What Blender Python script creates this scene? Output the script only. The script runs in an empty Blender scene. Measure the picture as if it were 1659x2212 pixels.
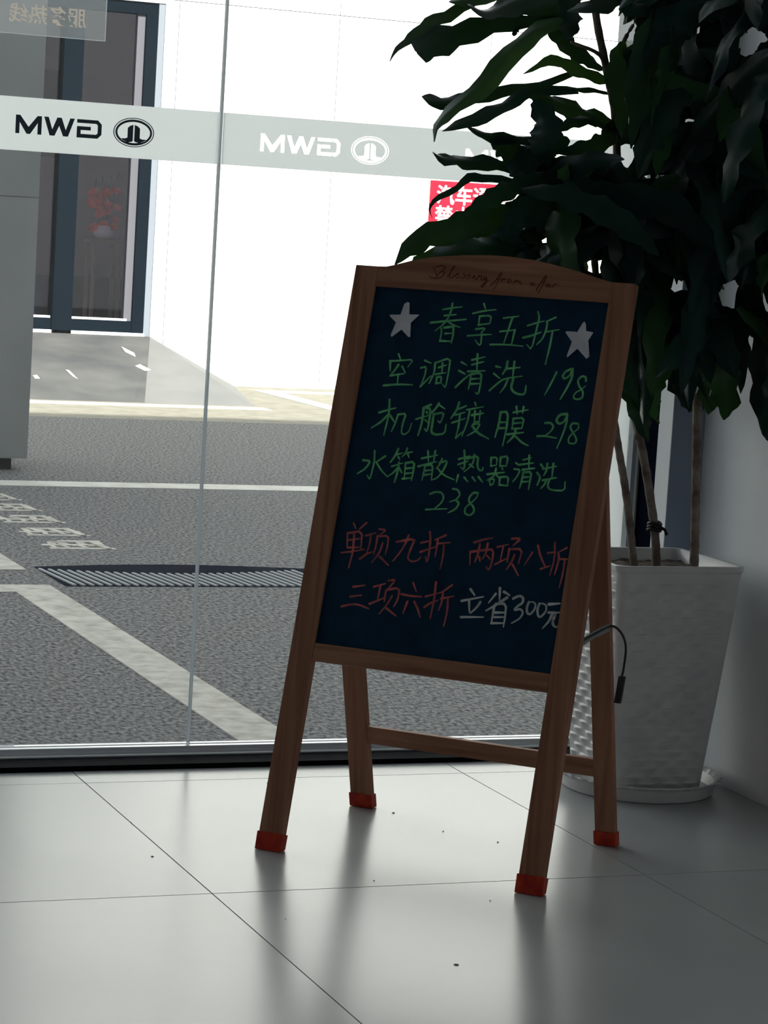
import bpy, bmesh, math, random
from mathutils import Vector, Matrix, noise

# ------------------------------------------------------------------ camera, world, sun, lamps, exposure
scn = bpy.context.scene
COL = scn.collection
random.seed(4)

CAM_H = 1.11
F_PX = 5473.565
PITCH, ROLL, YAW = 0.1129319, 0.0613297, -0.3842946
cp, sp, cr, sr, cy, sy = math.cos(PITCH), math.sin(PITCH), math.cos(ROLL), math.sin(ROLL), math.cos(YAW), math.sin(YAW)
fwd = Vector((-sy * cp, cy * cp, -sp))
rgt = Vector((cy, sy, 0))
upv = rgt.cross(fwd)
r2 = cr * rgt + sr * upv
u2 = -sr * rgt + cr * upv
cam_data = bpy.data.cameras.new('camera')
cam_data.sensor_fit = 'HORIZONTAL'
cam_data.sensor_width = 36.0
cam_data.lens = F_PX / 1659.0 * 36.0
cam_data.clip_start = 0.05
cam_data.clip_end = 200
cam = bpy.data.objects.new('camera', cam_data)
COL.objects.link(cam)
m = Matrix((r2, u2, -fwd)).transposed().to_4x4()
m.translation = Vector((0, 0, CAM_H))
cam.matrix_world = m
scn.camera = cam

world = bpy.data.worlds.new('sky')
scn.world = world
world.use_nodes = True
bg = world.node_tree.nodes['Background']
bg.inputs['Color'].default_value = (0.84, 0.91, 1.0, 1)
bg.inputs['Strength'].default_value = 0.85

sun_data = bpy.data.lights.new('sun', 'SUN')
sun_data.energy = 11.0
sun_data.angle = math.radians(0.6)
sun_data.color = (1.0, 0.96, 0.88)
sun = bpy.data.objects.new('sun', sun_data)
COL.objects.link(sun)
SUN_EL = math.radians(35)
sun_dir = Vector((-0.10, math.cos(SUN_EL), -math.sin(SUN_EL)))      # travels away from our side, down
sun.rotation_euler = sun_dir.to_track_quat('-Z', 'Y').to_euler()
sun.location = (0, -5, 12)

scn.view_settings.view_transform = 'Standard'
scn.view_settings.look = 'None'
scn.view_settings.exposure = 0.0
scn.view_settings.gamma = 1.0
scn.view_settings.use_curve_mapping = False
scn.cycles.use_denoising = True
scn.cycles.max_bounces = 8
scn.cycles.diffuse_bounces = 4
scn.cycles.glossy_bounces = 4
scn.cycles.transparent_max_bounces = 16
scn.cycles.sample_clamp_indirect = 6.0

# ------------------------------------------------------------------ materials
def mat(name, color, rough=0.5, metal=0.0, spec=0.5, emit=None):
    ma = bpy.data.materials.new(name)
    ma.use_nodes = True
    b = ma.node_tree.nodes['Principled BSDF']
    b.inputs['Base Color'].default_value = (*color, 1)
    b.inputs['Roughness'].default_value = rough
    b.inputs['Metallic'].default_value = metal
    b.inputs['Specular IOR Level'].default_value = spec
    return ma

def noisy(ma, c1, c2, scale=8.0, detail=6.0, bump=0.0, stretch=(1, 1, 1), lo=0.35, hi=0.65, rough=None, bscale=None, coords='Object'):
    nt = ma.node_tree
    b = nt.nodes['Principled BSDF']
    tc = nt.nodes.new('ShaderNodeTexCoord')
    mp = nt.nodes.new('ShaderNodeMapping')
    mp.inputs['Scale'].default_value = stretch
    nt.links.new(tc.outputs[coords], mp.inputs['Vector'])
    nz = nt.nodes.new('ShaderNodeTexNoise')
    nz.inputs['Scale'].default_value = scale
    nz.inputs['Detail'].default_value = detail
    nz.inputs['Roughness'].default_value = 0.6
    nt.links.new(mp.outputs['Vector'], nz.inputs['Vector'])
    rp = nt.nodes.new('ShaderNodeValToRGB')
    rp.color_ramp.elements[0].position = lo
    rp.color_ramp.elements[1].position = hi
    rp.color_ramp.elements[0].color = (*c1, 1)
    rp.color_ramp.elements[1].color = (*c2, 1)
    nt.links.new(nz.outputs['Fac'], rp.inputs['Fac'])
    nt.links.new(rp.outputs['Color'], b.inputs['Base Color'])
    if rough:
        mr = nt.nodes.new('ShaderNodeMapRange')
        mr.inputs['To Min'].default_value = rough[0]
        mr.inputs['To Max'].default_value = rough[1]
        nt.links.new(nz.outputs['Fac'], mr.inputs['Value'])
        nt.links.new(mr.outputs['Result'], b.inputs['Roughness'])
    if bump:
        n2 = nz
        if bscale:
            n2 = nt.nodes.new('ShaderNodeTexNoise')
            n2.inputs['Scale'].default_value = bscale
            n2.inputs['Detail'].default_value = 3
            nt.links.new(mp.outputs['Vector'], n2.inputs['Vector'])
        bp = nt.nodes.new('ShaderNodeBump')
        bp.inputs['Strength'].default_value = bump
        bp.inputs['Distance'].default_value = 0.004
        nt.links.new(n2.outputs['Fac'], bp.inputs['Height'])
        nt.links.new(bp.outputs['Normal'], b.inputs['Normal'])
    return ma

def wood_mat(name, c1, c2):
    ma = mat(name, c1, 0.62, spec=0.25)
    nt = ma.node_tree
    b = nt.nodes['Principled BSDF']
    tc = nt.nodes.new('ShaderNodeTexCoord')
    mp = nt.nodes.new('ShaderNodeMapping')
    mp.inputs['Scale'].default_value = (60, 60, 2.5)
    nt.links.new(tc.outputs['UV'], mp.inputs['Vector'])
    nz = nt.nodes.new('ShaderNodeTexNoise')
    nz.inputs['Scale'].default_value = 1.0
    nz.inputs['Detail'].default_value = 5
    nz.inputs['Distortion'].default_value = 0.6
    nt.links.new(mp.outputs['Vector'], nz.inputs['Vector'])
    rp = nt.nodes.new('ShaderNodeValToRGB')
    rp.color_ramp.elements[0].position = 0.3
    rp.color_ramp.elements[1].position = 0.68
    rp.color_ramp.elements[0].color = (*c1, 1)
    rp.color_ramp.elements[1].color = (*c2, 1)
    nt.links.new(nz.outputs['Fac'], rp.inputs['Fac'])
    nt.links.new(rp.outputs['Color'], b.inputs['Base Color'])
    bp = nt.nodes.new('ShaderNodeBump')
    bp.inputs['Strength'].default_value = 0.25
    bp.inputs['Distance'].default_value = 0.0015
    nt.links.new(nz.outputs['Fac'], bp.inputs['Height'])
    nt.links.new(bp.outputs['Normal'], b.inputs['Normal'])
    return ma

def glass_mat(name, tint, refl=0.05, haze=0.0):
    ma = bpy.data.materials.new(name)
    ma.use_nodes = True
    nt = ma.node_tree
    for n in list(nt.nodes):
        nt.nodes.remove(n)
    out = nt.nodes.new('ShaderNodeOutputMaterial')
    tr = nt.nodes.new('ShaderNodeBsdfTransparent')
    tr.inputs['Color'].default_value = (*tint, 1)
    gl = nt.nodes.new('ShaderNodeBsdfGlossy')
    gl.inputs['Roughness'].default_value = 0.02
    lw = nt.nodes.new('ShaderNodeLayerWeight')
    lw.inputs['Blend'].default_value = 0.12
    ml = nt.nodes.new('ShaderNodeMath')
    ml.operation = 'MULTIPLY_ADD'
    ml.inputs[1].default_value = 0.5
    ml.inputs[2].default_value = refl * 0.3
    nt.links.new(lw.outputs['Fresnel'], ml.inputs[0])
    mx = nt.nodes.new('ShaderNodeMixShader')
    nt.links.new(ml.outputs[0], mx.inputs['Fac'])
    nt.links.new(tr.outputs[0], mx.inputs[1])
    nt.links.new(gl.outputs[0], mx.inputs[2])
    last = mx
    if haze:
        df = nt.nodes.new('ShaderNodeBsdfTranslucent')
        df.inputs['Color'].default_value = (0.85, 0.9, 0.92, 1)
        m2 = nt.nodes.new('ShaderNodeMixShader')
        nz = nt.nodes.new('ShaderNodeTexNoise')
        tc = nt.nodes.new('ShaderNodeTexCoord')
        nz.inputs['Scale'].default_value = 3.0
        nz.inputs['Detail'].default_value = 4.0
        nt.links.new(tc.outputs['Object'], nz.inputs['Vector'])
        mr = nt.nodes.new('ShaderNodeMapRange')
        mr.inputs['To Min'].default_value = haze * 0.5
        mr.inputs['To Max'].default_value = haze * 1.5
        nt.links.new(nz.outputs['Fac'], mr.inputs['Value'])
        nt.links.new(mr.outputs['Result'], m2.inputs['Fac'])
        nt.links.new(mx.outputs[0], m2.inputs[1])
        nt.links.new(df.outputs[0], m2.inputs[2])
        last = m2
    nt.links.new(last.outputs[0], out.inputs['Surface'])
    return ma

def film_mat(name, color, open_fac):
    ma = bpy.data.materials.new(name)
    ma.use_nodes = True
    nt = ma.node_tree
    for n in list(nt.nodes):
        nt.nodes.remove(n)
    out = nt.nodes.new('ShaderNodeOutputMaterial')
    tr = nt.nodes.new('ShaderNodeBsdfTransparent')
    tl = nt.nodes.new('ShaderNodeBsdfTranslucent')
    tl.inputs['Color'].default_value = (*color, 1)
    df = nt.nodes.new('ShaderNodeBsdfDiffuse')
    df.inputs['Color'].default_value = (*[c * 0.8 for c in color], 1)
    a = nt.nodes.new('ShaderNodeMixShader')
    a.inputs['Fac'].default_value = 0.10
    nt.links.new(tl.outputs[0], a.inputs[1])
    nt.links.new(df.outputs[0], a.inputs[2])
    b = nt.nodes.new('ShaderNodeMixShader')
    b.inputs['Fac'].default_value = open_fac
    nt.links.new(a.outputs[0], b.inputs[1])
    nt.links.new(tr.outputs[0], b.inputs[2])
    nt.links.new(b.outputs[0], out.inputs['Surface'])
    return ma

def leaf_mat(name, c1, c2, trans):
    ma = bpy.data.materials.new(name)
    ma.use_nodes = True
    nt = ma.node_tree
    b = nt.nodes['Principled BSDF']
    out = nt.nodes['Material Output']
    b.inputs['Roughness'].default_value = 0.38
    b.inputs['Specular IOR Level'].default_value = 0.22
    noisy(ma, c1, c2, 5.0, 3.0)
    tl = nt.nodes.new('ShaderNodeBsdfTranslucent')
    tl.inputs['Color'].default_value = (0.10, 0.22, 0.03, 1)
    mx = nt.nodes.new('ShaderNodeMixShader')
    mx.inputs['Fac'].default_value = trans
    nt.links.new(b.outputs[0], mx.inputs[1])
    nt.links.new(tl.outputs[0], mx.inputs[2])
    nt.links.new(mx.outputs[0], out.inputs['Surface'])
    return ma

M = {}
M['tile'] = noisy(mat('porcelain_tile', (0.4, 0.42, 0.42), 0.25, spec=0.5), (0.37, 0.39, 0.39), (0.42, 0.44, 0.44), 2.2, 3.0, lo=0.2, hi=0.8, rough=(0.20, 0.30), coords='Object')
M['grout'] = mat('grout', (0.10, 0.11, 0.11), 0.9)
M['wall'] = noisy(mat('painted_wall', (0.62, 0.65, 0.66), 0.75, spec=0.2), (0.84, 0.87, 0.88), (0.90, 0.92, 0.93), 5, 6, bump=0.08)
M['wall_dim'] = mat('room_paint', (0.60, 0.61, 0.62), 0.85)
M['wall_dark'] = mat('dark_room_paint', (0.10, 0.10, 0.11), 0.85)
M['ceiling'] = mat('ceiling_paint', (0.42, 0.42, 0.42), 0.9)
M['column_shade'] = mat('shaded_column_paint', (0.26, 0.31, 0.40), 0.7, spec=0.2)  # blue-grey carries the shade on the pilaster's room face
M['black'] = mat('black_strip', (0.004, 0.005, 0.008), 0.8, spec=0.03)
M['alu'] = mat('aluminium', (0.62, 0.65, 0.68), 0.38, metal=0.75)
M['frame_grey'] = mat('grey_frame', (0.34, 0.37, 0.40), 0.5)
M['gap_shade'] = mat('gap_shade', (0.008, 0.011, 0.022), 0.9, spec=0.0)  # near-black colour stands in for shade in gaps
M['stone'] = mat('pale_stone', (0.75, 0.78, 0.78), 0.6)
M['silicone'] = film_mat('silicone', (0.48, 0.52, 0.55), 0.10)
M['glass'] = glass_mat('clear_glass', (0.97, 0.98, 0.978), 0.05, haze=0.012)
M['glass_dark'] = glass_mat('tinted_glass', (0.84, 0.80, 0.86), 0.2)
M['film'] = film_mat('frosted_film', (0.95, 0.97, 0.97), 0.03)
M['sticker'] = film_mat('clear_sticker', (0.55, 0.58, 0.60), 0.80)
M['sticker_edge'] = film_mat('sticker_edge', (0.8, 0.85, 0.85), 0.35)
M['logo_dark'] = mat('dark_print', (0.045, 0.075, 0.11), 0.6)
M['sticker_text'] = film_mat('pale_print', (0.75, 0.68, 0.60), 0.35)
M['wood'] = wood_mat('varnished_pine', (0.22, 0.092, 0.055), (0.40, 0.195, 0.115))
M['board'] = noisy(mat('blackboard_paint', (0.004, 0.02, 0.05), 0.6, spec=0.15), (0.002, 0.022, 0.050), (0.004, 0.032, 0.068), 30, 3)
M['green'] = noisy(mat('green_chalk', (0.1, 0.5, 0.2), 0.8, spec=0.1), (0.13, 0.48, 0.22), (0.24, 0.75, 0.30), 60, 3)
M['pink'] = noisy(mat('red_chalk', (0.5, 0.1, 0.1), 0.8, spec=0.1), (0.36, 0.10, 0.11), (0.75, 0.17, 0.15), 45, 3)
M['chalk_white'] = noisy(mat('white_chalk', (0.7, 0.7, 0.7), 0.8, spec=0.1), (0.5, 0.52, 0.52), (0.72, 0.74, 0.72), 60, 3)
M['paper'] = noisy(mat('pale_paper', (0.7, 0.7, 0.72), 0.8, spec=0.1), (0.60, 0.60, 0.66), (0.74, 0.74, 0.80), 25, 3)
M['engrave'] = mat('burnt_engraving', (0.10, 0.04, 0.025), 0.8, spec=0.1)
M['redcap'] = noisy(mat('red_rubber', (0.45, 0.03, 0.012), 0.5, spec=0.3), (0.36, 0.02, 0.012), (0.58, 0.05, 0.015), 40, 2)
M['cable'] = mat('black_cable', (0.01, 0.01, 0.014), 0.5)
M['strap'] = mat('grey_strap', (0.22, 0.24, 0.24), 0.5)
M['pot'] = noisy(mat('white_plastic', (0.62, 0.62, 0.62), 0.32, spec=0.5), (0.58, 0.58, 0.58), (0.66, 0.66, 0.65), 10, 3)
M['soil'] = noisy(mat('soil', (0.1, 0.08, 0.06), 0.95), (0.05, 0.042, 0.035), (0.16, 0.13, 0.10), 60, 4, bump=0.6)
M['bark'] = noisy(mat('bark', (0.3, 0.25, 0.2), 0.85, spec=0.2), (0.13, 0.10, 0.085), (0.30, 0.255, 0.215), 30, 4, bump=0.5)
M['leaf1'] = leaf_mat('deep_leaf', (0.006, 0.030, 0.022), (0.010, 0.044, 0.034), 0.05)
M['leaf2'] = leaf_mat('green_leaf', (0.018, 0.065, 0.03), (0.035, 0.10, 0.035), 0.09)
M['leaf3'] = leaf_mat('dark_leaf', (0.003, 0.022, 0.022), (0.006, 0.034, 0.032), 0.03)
M['asphalt'] = noisy(mat('asphalt', (0.2, 0.2, 0.2), 0.95, spec=0.1), (0.035, 0.038, 0.042), (0.29, 0.29, 0.28), 80, 6.0, bump=0.6, lo=0.36, hi=0.64, stretch=(1, .55, 1))
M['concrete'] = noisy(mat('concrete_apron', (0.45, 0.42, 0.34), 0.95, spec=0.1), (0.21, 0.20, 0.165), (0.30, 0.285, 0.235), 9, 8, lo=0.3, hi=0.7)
M['paint'] = noisy(mat('worn_paint', (0.7, 0.7, 0.66), 0.8, spec=0.1), (0.36, 0.345, 0.30), (0.62, 0.60, 0.53), 14, 9, lo=0.30, hi=0.60)
M['paint_new'] = noisy(mat('road_paint', (0.8, 0.8, 0.76), 0.8, spec=0.1), (0.56, 0.56, 0.50), (0.70, 0.70, 0.64), 10, 5)
M['ramp'] = noisy(mat('ramp_paving', (0.2, 0.2, 0.2), 0.8, spec=0.15), (0.07, 0.072, 0.074), (0.125, 0.125, 0.12), 2.2, 8, lo=0.35, hi=0.7)
M['flare'] = noisy(mat('ramp_flare', (0.27, 0.27, 0.26), 0.8, spec=0.15), (0.17, 0.175, 0.172), (0.20, 0.20, 0.195), 3, 6)
M['white_wall'] = noisy(mat('white_cladding', (0.82, 0.84, 0.83), 0.7, spec=0.2), (0.80, 0.83, 0.82), (0.86, 0.88, 0.87), 1.2, 5)
M['pillar'] = noisy(mat('pillar_cladding', (0.3, 0.31, 0.31), 0.7, spec=0.2), (0.24, 0.25, 0.247), (0.28, 0.29, 0.285), 2, 6)
M['door_black'] = mat('black_door_frame', (0.004, 0.0085, 0.014), 0.6, spec=0.0)
M['door_grey'] = mat('grey_jamb', (0.20, 0.23, 0.27), 0.5)
M['door_white'] = mat('white_edge', (0.10, 0.10, 0.12), 0.6)
M['far_room'] = noisy(mat('far_room', (0.2, 0.18, 0.2), 0.9), (0.50, 0.46, 0.50), (0.62, 0.58, 0.62), 1.2, 3)
M['facade'] = mat('facade_panel', (0.72, 0.73, 0.73), 0.8)
M['sign_red'] = mat('red_sign', (0.80, 0.012, 0.035), 0.6, spec=0.1)
M['sign_white'] = mat('sign_lettering', (0.85, 0.85, 0.85), 0.7, spec=0.1)
M['flower'] = mat('red_flower', (0.75, 0.03, 0.03), 0.7, spec=0.1)
M['vase'] = mat('pale_vase', (0.75, 0.75, 0.75), 0.5)
M['stand'] = mat('bronze_stand', (0.16, 0.13, 0.09), 0.5)
M['steel'] = mat('grate_steel', (0.40, 0.42, 0.42), 0.8, spec=0.1)
M['lamp'] = mat('lamp_diffuser', (0.8, 0.8, 0.8), 0.6)

# ------------------------------------------------------------------ helpers
def link(name, me, ma=None, parent=None, smooth=False):
    o = bpy.data.objects.new(name, me)
    COL.objects.link(o)
    if ma is not None and len(me.materials) == 0:
        me.materials.append(ma)
    if smooth:
        for p in me.polygons:
            p.use_smooth = True
    if parent is not None:
        o.parent = parent
    return o

def obj(name, verts, faces, ma, parent=None, smooth=False):
    me = bpy.data.meshes.new(name)
    me.from_pydata([tuple(v) for v in verts], [], faces)
    me.update()
    return link(name, me, ma, parent, smooth)

def from_bm(name, bm, ma, parent=None, smooth=False):
    me = bpy.data.meshes.new(name)
    bm.normal_update()
    bm.to_mesh(me)
    bm.free()
    return link(name, me, ma, parent, smooth)

def tag(o, label, cat=None, group=None, kind=None):
    if label:
        o['label'] = label
    if cat:
        o['category'] = cat
    if group:
        o['group'] = group
    if kind:
        o['kind'] = kind
    return o

def empty(name, loc=(0, 0, 0), rz=0.0):
    o = bpy.data.objects.new(name, None)
    COL.objects.link(o)
    o.location = loc
    o.rotation_euler = (0, 0, rz)
    return o

BOXF = [(0, 1, 3, 2), (4, 6, 7, 5), (0, 4, 5, 1), (2, 3, 7, 6), (0, 2, 6, 4), (1, 5, 7, 3)]
def add_hexa(bm, c, bevel=0.0):
    vs = [bm.verts.new(p) for p in c]
    fs = [bm.faces.new([vs[i] for i in f]) for f in BOXF]
    bmesh.ops.recalc_face_normals(bm, faces=fs)
    if bevel:
        es = set(e for f in fs for e in f.edges)
        bmesh.ops.bevel(bm, geom=list(es), offset=bevel, segments=2, profile=0.7, affect='EDGES')

def corners(x0, x1, y0, y1, z0, z1):
    return [(x, y, z) for x in (x0, x1) for y in (y0, y1) for z in (z0, z1)]

def box(name, x0, x1, y0, y1, z0, z1, ma, parent=None, bevel=0.0):
    bm = bmesh.new()
    add_hexa(bm, corners(x0, x1, y0, y1, z0, z1), bevel)
    return from_bm(name, bm, ma, parent)

def uv_long(o, axis_fn):
    """wood grain coordinates: UV = (across, along)"""
    me = o.data
    uvl = me.uv_layers.new(name='UVMap')
    for lp in me.loops:
        uvl.data[lp.index].uv = axis_fn(me.vertices[lp.vertex_index].co)

def tube_bm(bm, pts, rad, seg=8, cap=True):
    pts = [Vector(p) for p in pts]
    rings = []
    for i, p in enumerate(pts):
        a = pts[max(i - 1, 0)]
        b = pts[min(i + 1, len(pts) - 1)]
        t = (b - a).normalized()
        ref = Vector((0, 0, 1)) if abs(t.z) < 0.9 else Vector((1, 0, 0))
        s = t.cross(ref).normalized()
        q = t.cross(s)
        r = rad[i] if isinstance(rad, (list, tuple)) else rad
        rings.append([bm.verts.new(p + (s * math.cos(k * 2 * math.pi / seg) + q * math.sin(k * 2 * math.pi / seg)) * r) for k in range(seg)])
    for A, B in zip(rings, rings[1:]):
        for k in range(seg):
            bm.faces.new((A[k], A[(k + 1) % seg], B[(k + 1) % seg], B[k]))
    if cap:
        bm.faces.new(rings[0][::-1])
        bm.faces.new(rings[-1])

def spline(pts, n):
    """Catmull-Rom through the points, n samples"""
    P = [Vector(p) for p in pts]
    P = [P[0] * 2 - P[1]] + P + [P[-1] * 2 - P[-2]]
    out = []
    m_ = len(P) - 3
    for i in range(n):
        t = i / (n - 1) * m_
        k = min(int(t), m_ - 1)
        t -= k
        a, b, c, d = P[k:k + 4]
        out.append(0.5 * ((2 * b) + (c - a) * t + (2 * a - 5 * b + 4 * c - d) * t * t + (3 * b - a - 3 * c + d) * t ** 3))
    return out

def lathe(bm, prof, cx, cy, seg=48, rfun=None):
    rings = []
    for r, z in prof:
        rings.append([bm.verts.new((cx + (r + (rfun(k, r, z) if rfun else 0)) * math.cos(2 * math.pi * k / seg), cy + (r + (rfun(k, r, z) if rfun else 0)) * math.sin(2 * math.pi * k / seg), z)) for k in range(seg)])
    for A, B in zip(rings, rings[1:]):
        for k in range(seg):
            bm.faces.new((A[k], A[(k + 1) % seg], B[(k + 1) % seg], B[k]))
    bm.faces.new(rings[0][::-1])
    bm.faces.new(rings[-1])

def text_mesh(name, body, size, ma, parent=None, extrude=0.001, offset=0.0, shear=0.0, sx=1.0, align='LEFT'):
    """lettering from Blender's built-in font, turned into a mesh standing in the XZ plane facing -Y"""
    cu = bpy.data.curves.new(name + '_curve', 'FONT')
    cu.body = body
    cu.size = size
    cu.extrude = extrude
    cu.offset = offset
    cu.shear = shear
    cu.align_x = align
    tmp = bpy.data.objects.new('tmp_text', cu)
    COL.objects.link(tmp)
    bpy.context.view_layer.update()
    dg = bpy.context.evaluated_depsgraph_get()
    me = bpy.data.meshes.new_from_object(tmp.evaluated_get(dg))
    bpy.data.objects.remove(tmp)
    bpy.data.curves.remove(cu)
    for v in me.vertices:
        x, y, z = v.co
        v.co = (x * sx, -z, y)
    me.name = name
    me.materials.clear()
    return link(name, me, ma, parent)

def filled(name, outer_and_holes, ma, parent=None, depth=0.0004):
    """flat filled shape with holes, polygons given in (x, z); stands in the XZ plane"""
    cu = bpy.data.curves.new(name + '_curve', 'CURVE')
    cu.dimensions = '2D'
    cu.fill_mode = 'BOTH'
    cu.extrude = depth
    for pl in outer_and_holes:
        s = cu.splines.new('POLY')
        s.points.add(len(pl) - 1)
        for k, (x, z) in enumerate(pl):
            s.points[k].co = (x, z, 0, 1)
        s.use_cyclic_u = True
    tmp = bpy.data.objects.new('tmp_curve', cu)
    COL.objects.link(tmp)
    bpy.context.view_layer.update()
    dg = bpy.context.evaluated_depsgraph_get()
    me = bpy.data.meshes.new_from_object(tmp.evaluated_get(dg))
    bpy.data.objects.remove(tmp)
    bpy.data.curves.remove(cu)
    for v in me.vertices:
        x, y, z = v.co
        v.co = (x, -z, y)
    me.name = name
    me.materials.clear()
    return link(name, me, ma, parent)

# ------------------------------------------------------------------ the room
ZG = -0.15
WX = 2.61          # right wall
GY = 4.89          # glass plane
floor = box('floor', -3.5, WX, -3.4, 4.90, -0.10, -0.0035, M['grout'])
tag(floor, 'pale grey porcelain tiled floor with thin dark joints', 'floor', kind='structure')
TX0, TY0, TP, TQ = 1.3004, 3.8660, 0.80, 0.806
tile_cache = {}
def tile_mesh(w, d):
    key = (round(w, 3), round(d, 3))
    if key not in tile_cache:
        bm = bmesh.new()
        add_hexa(bm, corners(0, w, 0, d, -0.009, 0))
        me = bpy.data.meshes.new('tile')
        bm.normal_update()
        bm.to_mesh(me)
        bm.free()
        me.materials.append(M['tile'])
        tile_cache[key] = me
    return tile_cache[key]
for i in range(-6, 2):
    for j in range(-9, 2):
        x0, y0 = TX0 + i * TP, TY0 + j * TQ
        x1, y1 = min(x0 + TP, WX), min(y0 + TQ, 4.773)
        g = 0.0012
        link('tile', tile_mesh(x1 - x0 - 2 * g, y1 - y0 - 2 * g), None, floor).location = (x0 + g, y0 + g, random.uniform(-0.0002, 0.0))

bm = bmesh.new()
rnd = random.Random(5)
for gx, gy, gs in [(1.27, 4.11, .004), (1.546, 3.42, .006), (1.66, 4.63, .003), (1.82, 4.36, .004), (1.60, 3.90, .0025), (1.86, 4.21, .003), (1.75, 3.75, .002), (1.37, 3.70, .002), (1.93, 4.12, .003), (1.30, 4.35, .002)]:
    c = [bm.verts.new((gx + gs * math.cos(k * 1.257) * rnd.uniform(.4, 1), gy + gs * math.sin(k * 1.257) * rnd.uniform(.4, 1), .0004)) for k in range(5)]
    top = bm.verts.new((gx, gy, .002))
    for k in range(5):
        bm.faces.new((c[k], c[(k + 1) % 5], top))
gt = from_bm('grit', bm, M['grout'], floor)
gt['kind'] = 'stuff'

def structure(o, label, cat):
    return tag(o, label, cat, kind='structure')

structure(box('ceiling', -3.5, WX + .1, -3.5, 4.95, 3.0, 3.12, M['ceiling']), 'plain pale ceiling of the showroom', 'ceiling')
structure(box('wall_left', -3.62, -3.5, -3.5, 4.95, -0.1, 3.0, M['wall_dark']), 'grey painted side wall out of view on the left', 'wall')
structure(box('wall_back', -3.5, -0.5, -3.52, -3.4, -0.1, 3.0, M['wall_dark']), 'dark wall behind the viewer, beside an opening made for fill light', 'wall')  # rest of this side left open to bring in fill light
structure(box('sun_blocker', -5, 4, -8.6, -3.52, 3.0, 3.15, M['ceiling']), 'added unseen canopy behind the viewer', 'sun_blocker')  # added out of view to keep direct sun out of the rear opening
structure(box('added_ground', -18, 24, -20, -3.40, ZG - .2, ZG, M['concrete']), 'added unseen ground behind the viewer, outside the rear opening', 'ground')  # unseen ground added to shape the light entering from behind
structure(box('wall_right', WX, WX + .12, -3.5, 4.90, -0.1, 3.0, M['wall']), 'pale grey painted wall on the right beside the potted plant', 'wall')
# pilaster in the corner: lit side pale, room face blue-grey with shade coloured in
pil = box('trim_1', 2.534, WX, 4.686, 4.745, 0, 3.0, M['column_shade'])
structure(pil, 'narrow wall pilaster, shade coloured blue-grey, in the window corner behind the plant', 'pilaster')
box('lit_side_face', 2.5325, 2.5345, 4.6862, 4.745, 0, 3.0, M['wall'], pil)['label'] = 'pale window-lit side face of the pilaster'
structure(box('trim_2', 2.558, WX, 4.745, 4.90, 0, 3.0, M['gap_shade']), 'dark recess strip between pilaster and window frame, shade put in its colour', 'trim')  # solid strip; the shade of the gap is in its colour
post = box('trim_3', 2.536, 2.546, 4.862, 4.915, 0.03, 3.0, M['frame_grey'])
structure(post, 'grey aluminium window post at the right end of the glass', 'window post')
box('bead', 2.546, 2.549, 4.858, 4.915, 0.03, 3.0, M['stone'], post)
box('inner_profile', 2.549, 2.558, 4.868, 4.915, 0.03, 3.0, M['frame_grey'], post)
# bottom rail of the glazing
sill = box('trim_4', -3.5, 2.558, 4.775, 4.90, 0.0, 0.0100, M['black'])
structure(sill, 'black base strip under the big window', 'sill')
box('lip', -3.5, 2.55, 4.850, 4.868, 0.0100, 0.0130, M['stone'], sill, 0.0005)
box('rail', -3.5, 2.55, 4.868, 4.884, 0.0100, 0.026, M['alu'], sill, 0.002)
box('outer_sill', -3.5, 2.6, 4.897, 4.915, -0.15, 0.0245, M['stone'], sill)
# panes
JX = 1.5747
def pane(name, x0, x1, label):
    o = box(name, x0, x1, GY - .004, GY + .004, 0.028, 3.0, M['glass'])
    structure(o, label, 'window')
    return o
pane('window_1', 0.05, JX - .0026, 'clear glass pane left of the thin vertical joint, with the dark printed logo')
pane('window_2', JX + .0026, 2.54, 'clear glass pane between the thin vertical joint and the right wall')
pane('window_3', -1.70, 0.045, 'clear glass pane out of view, next along the window')
pane('window_4', -3.5, -1.705, 'clear glass pane out of view, farthest left')
structure(box('trim_5', JX - .0026, JX + .0026, GY - .0045, GY + .0045, 0.028, 3.0, M['silicone']), 'thin grey vertical silicone joint between two glass panes', 'joint')

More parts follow.
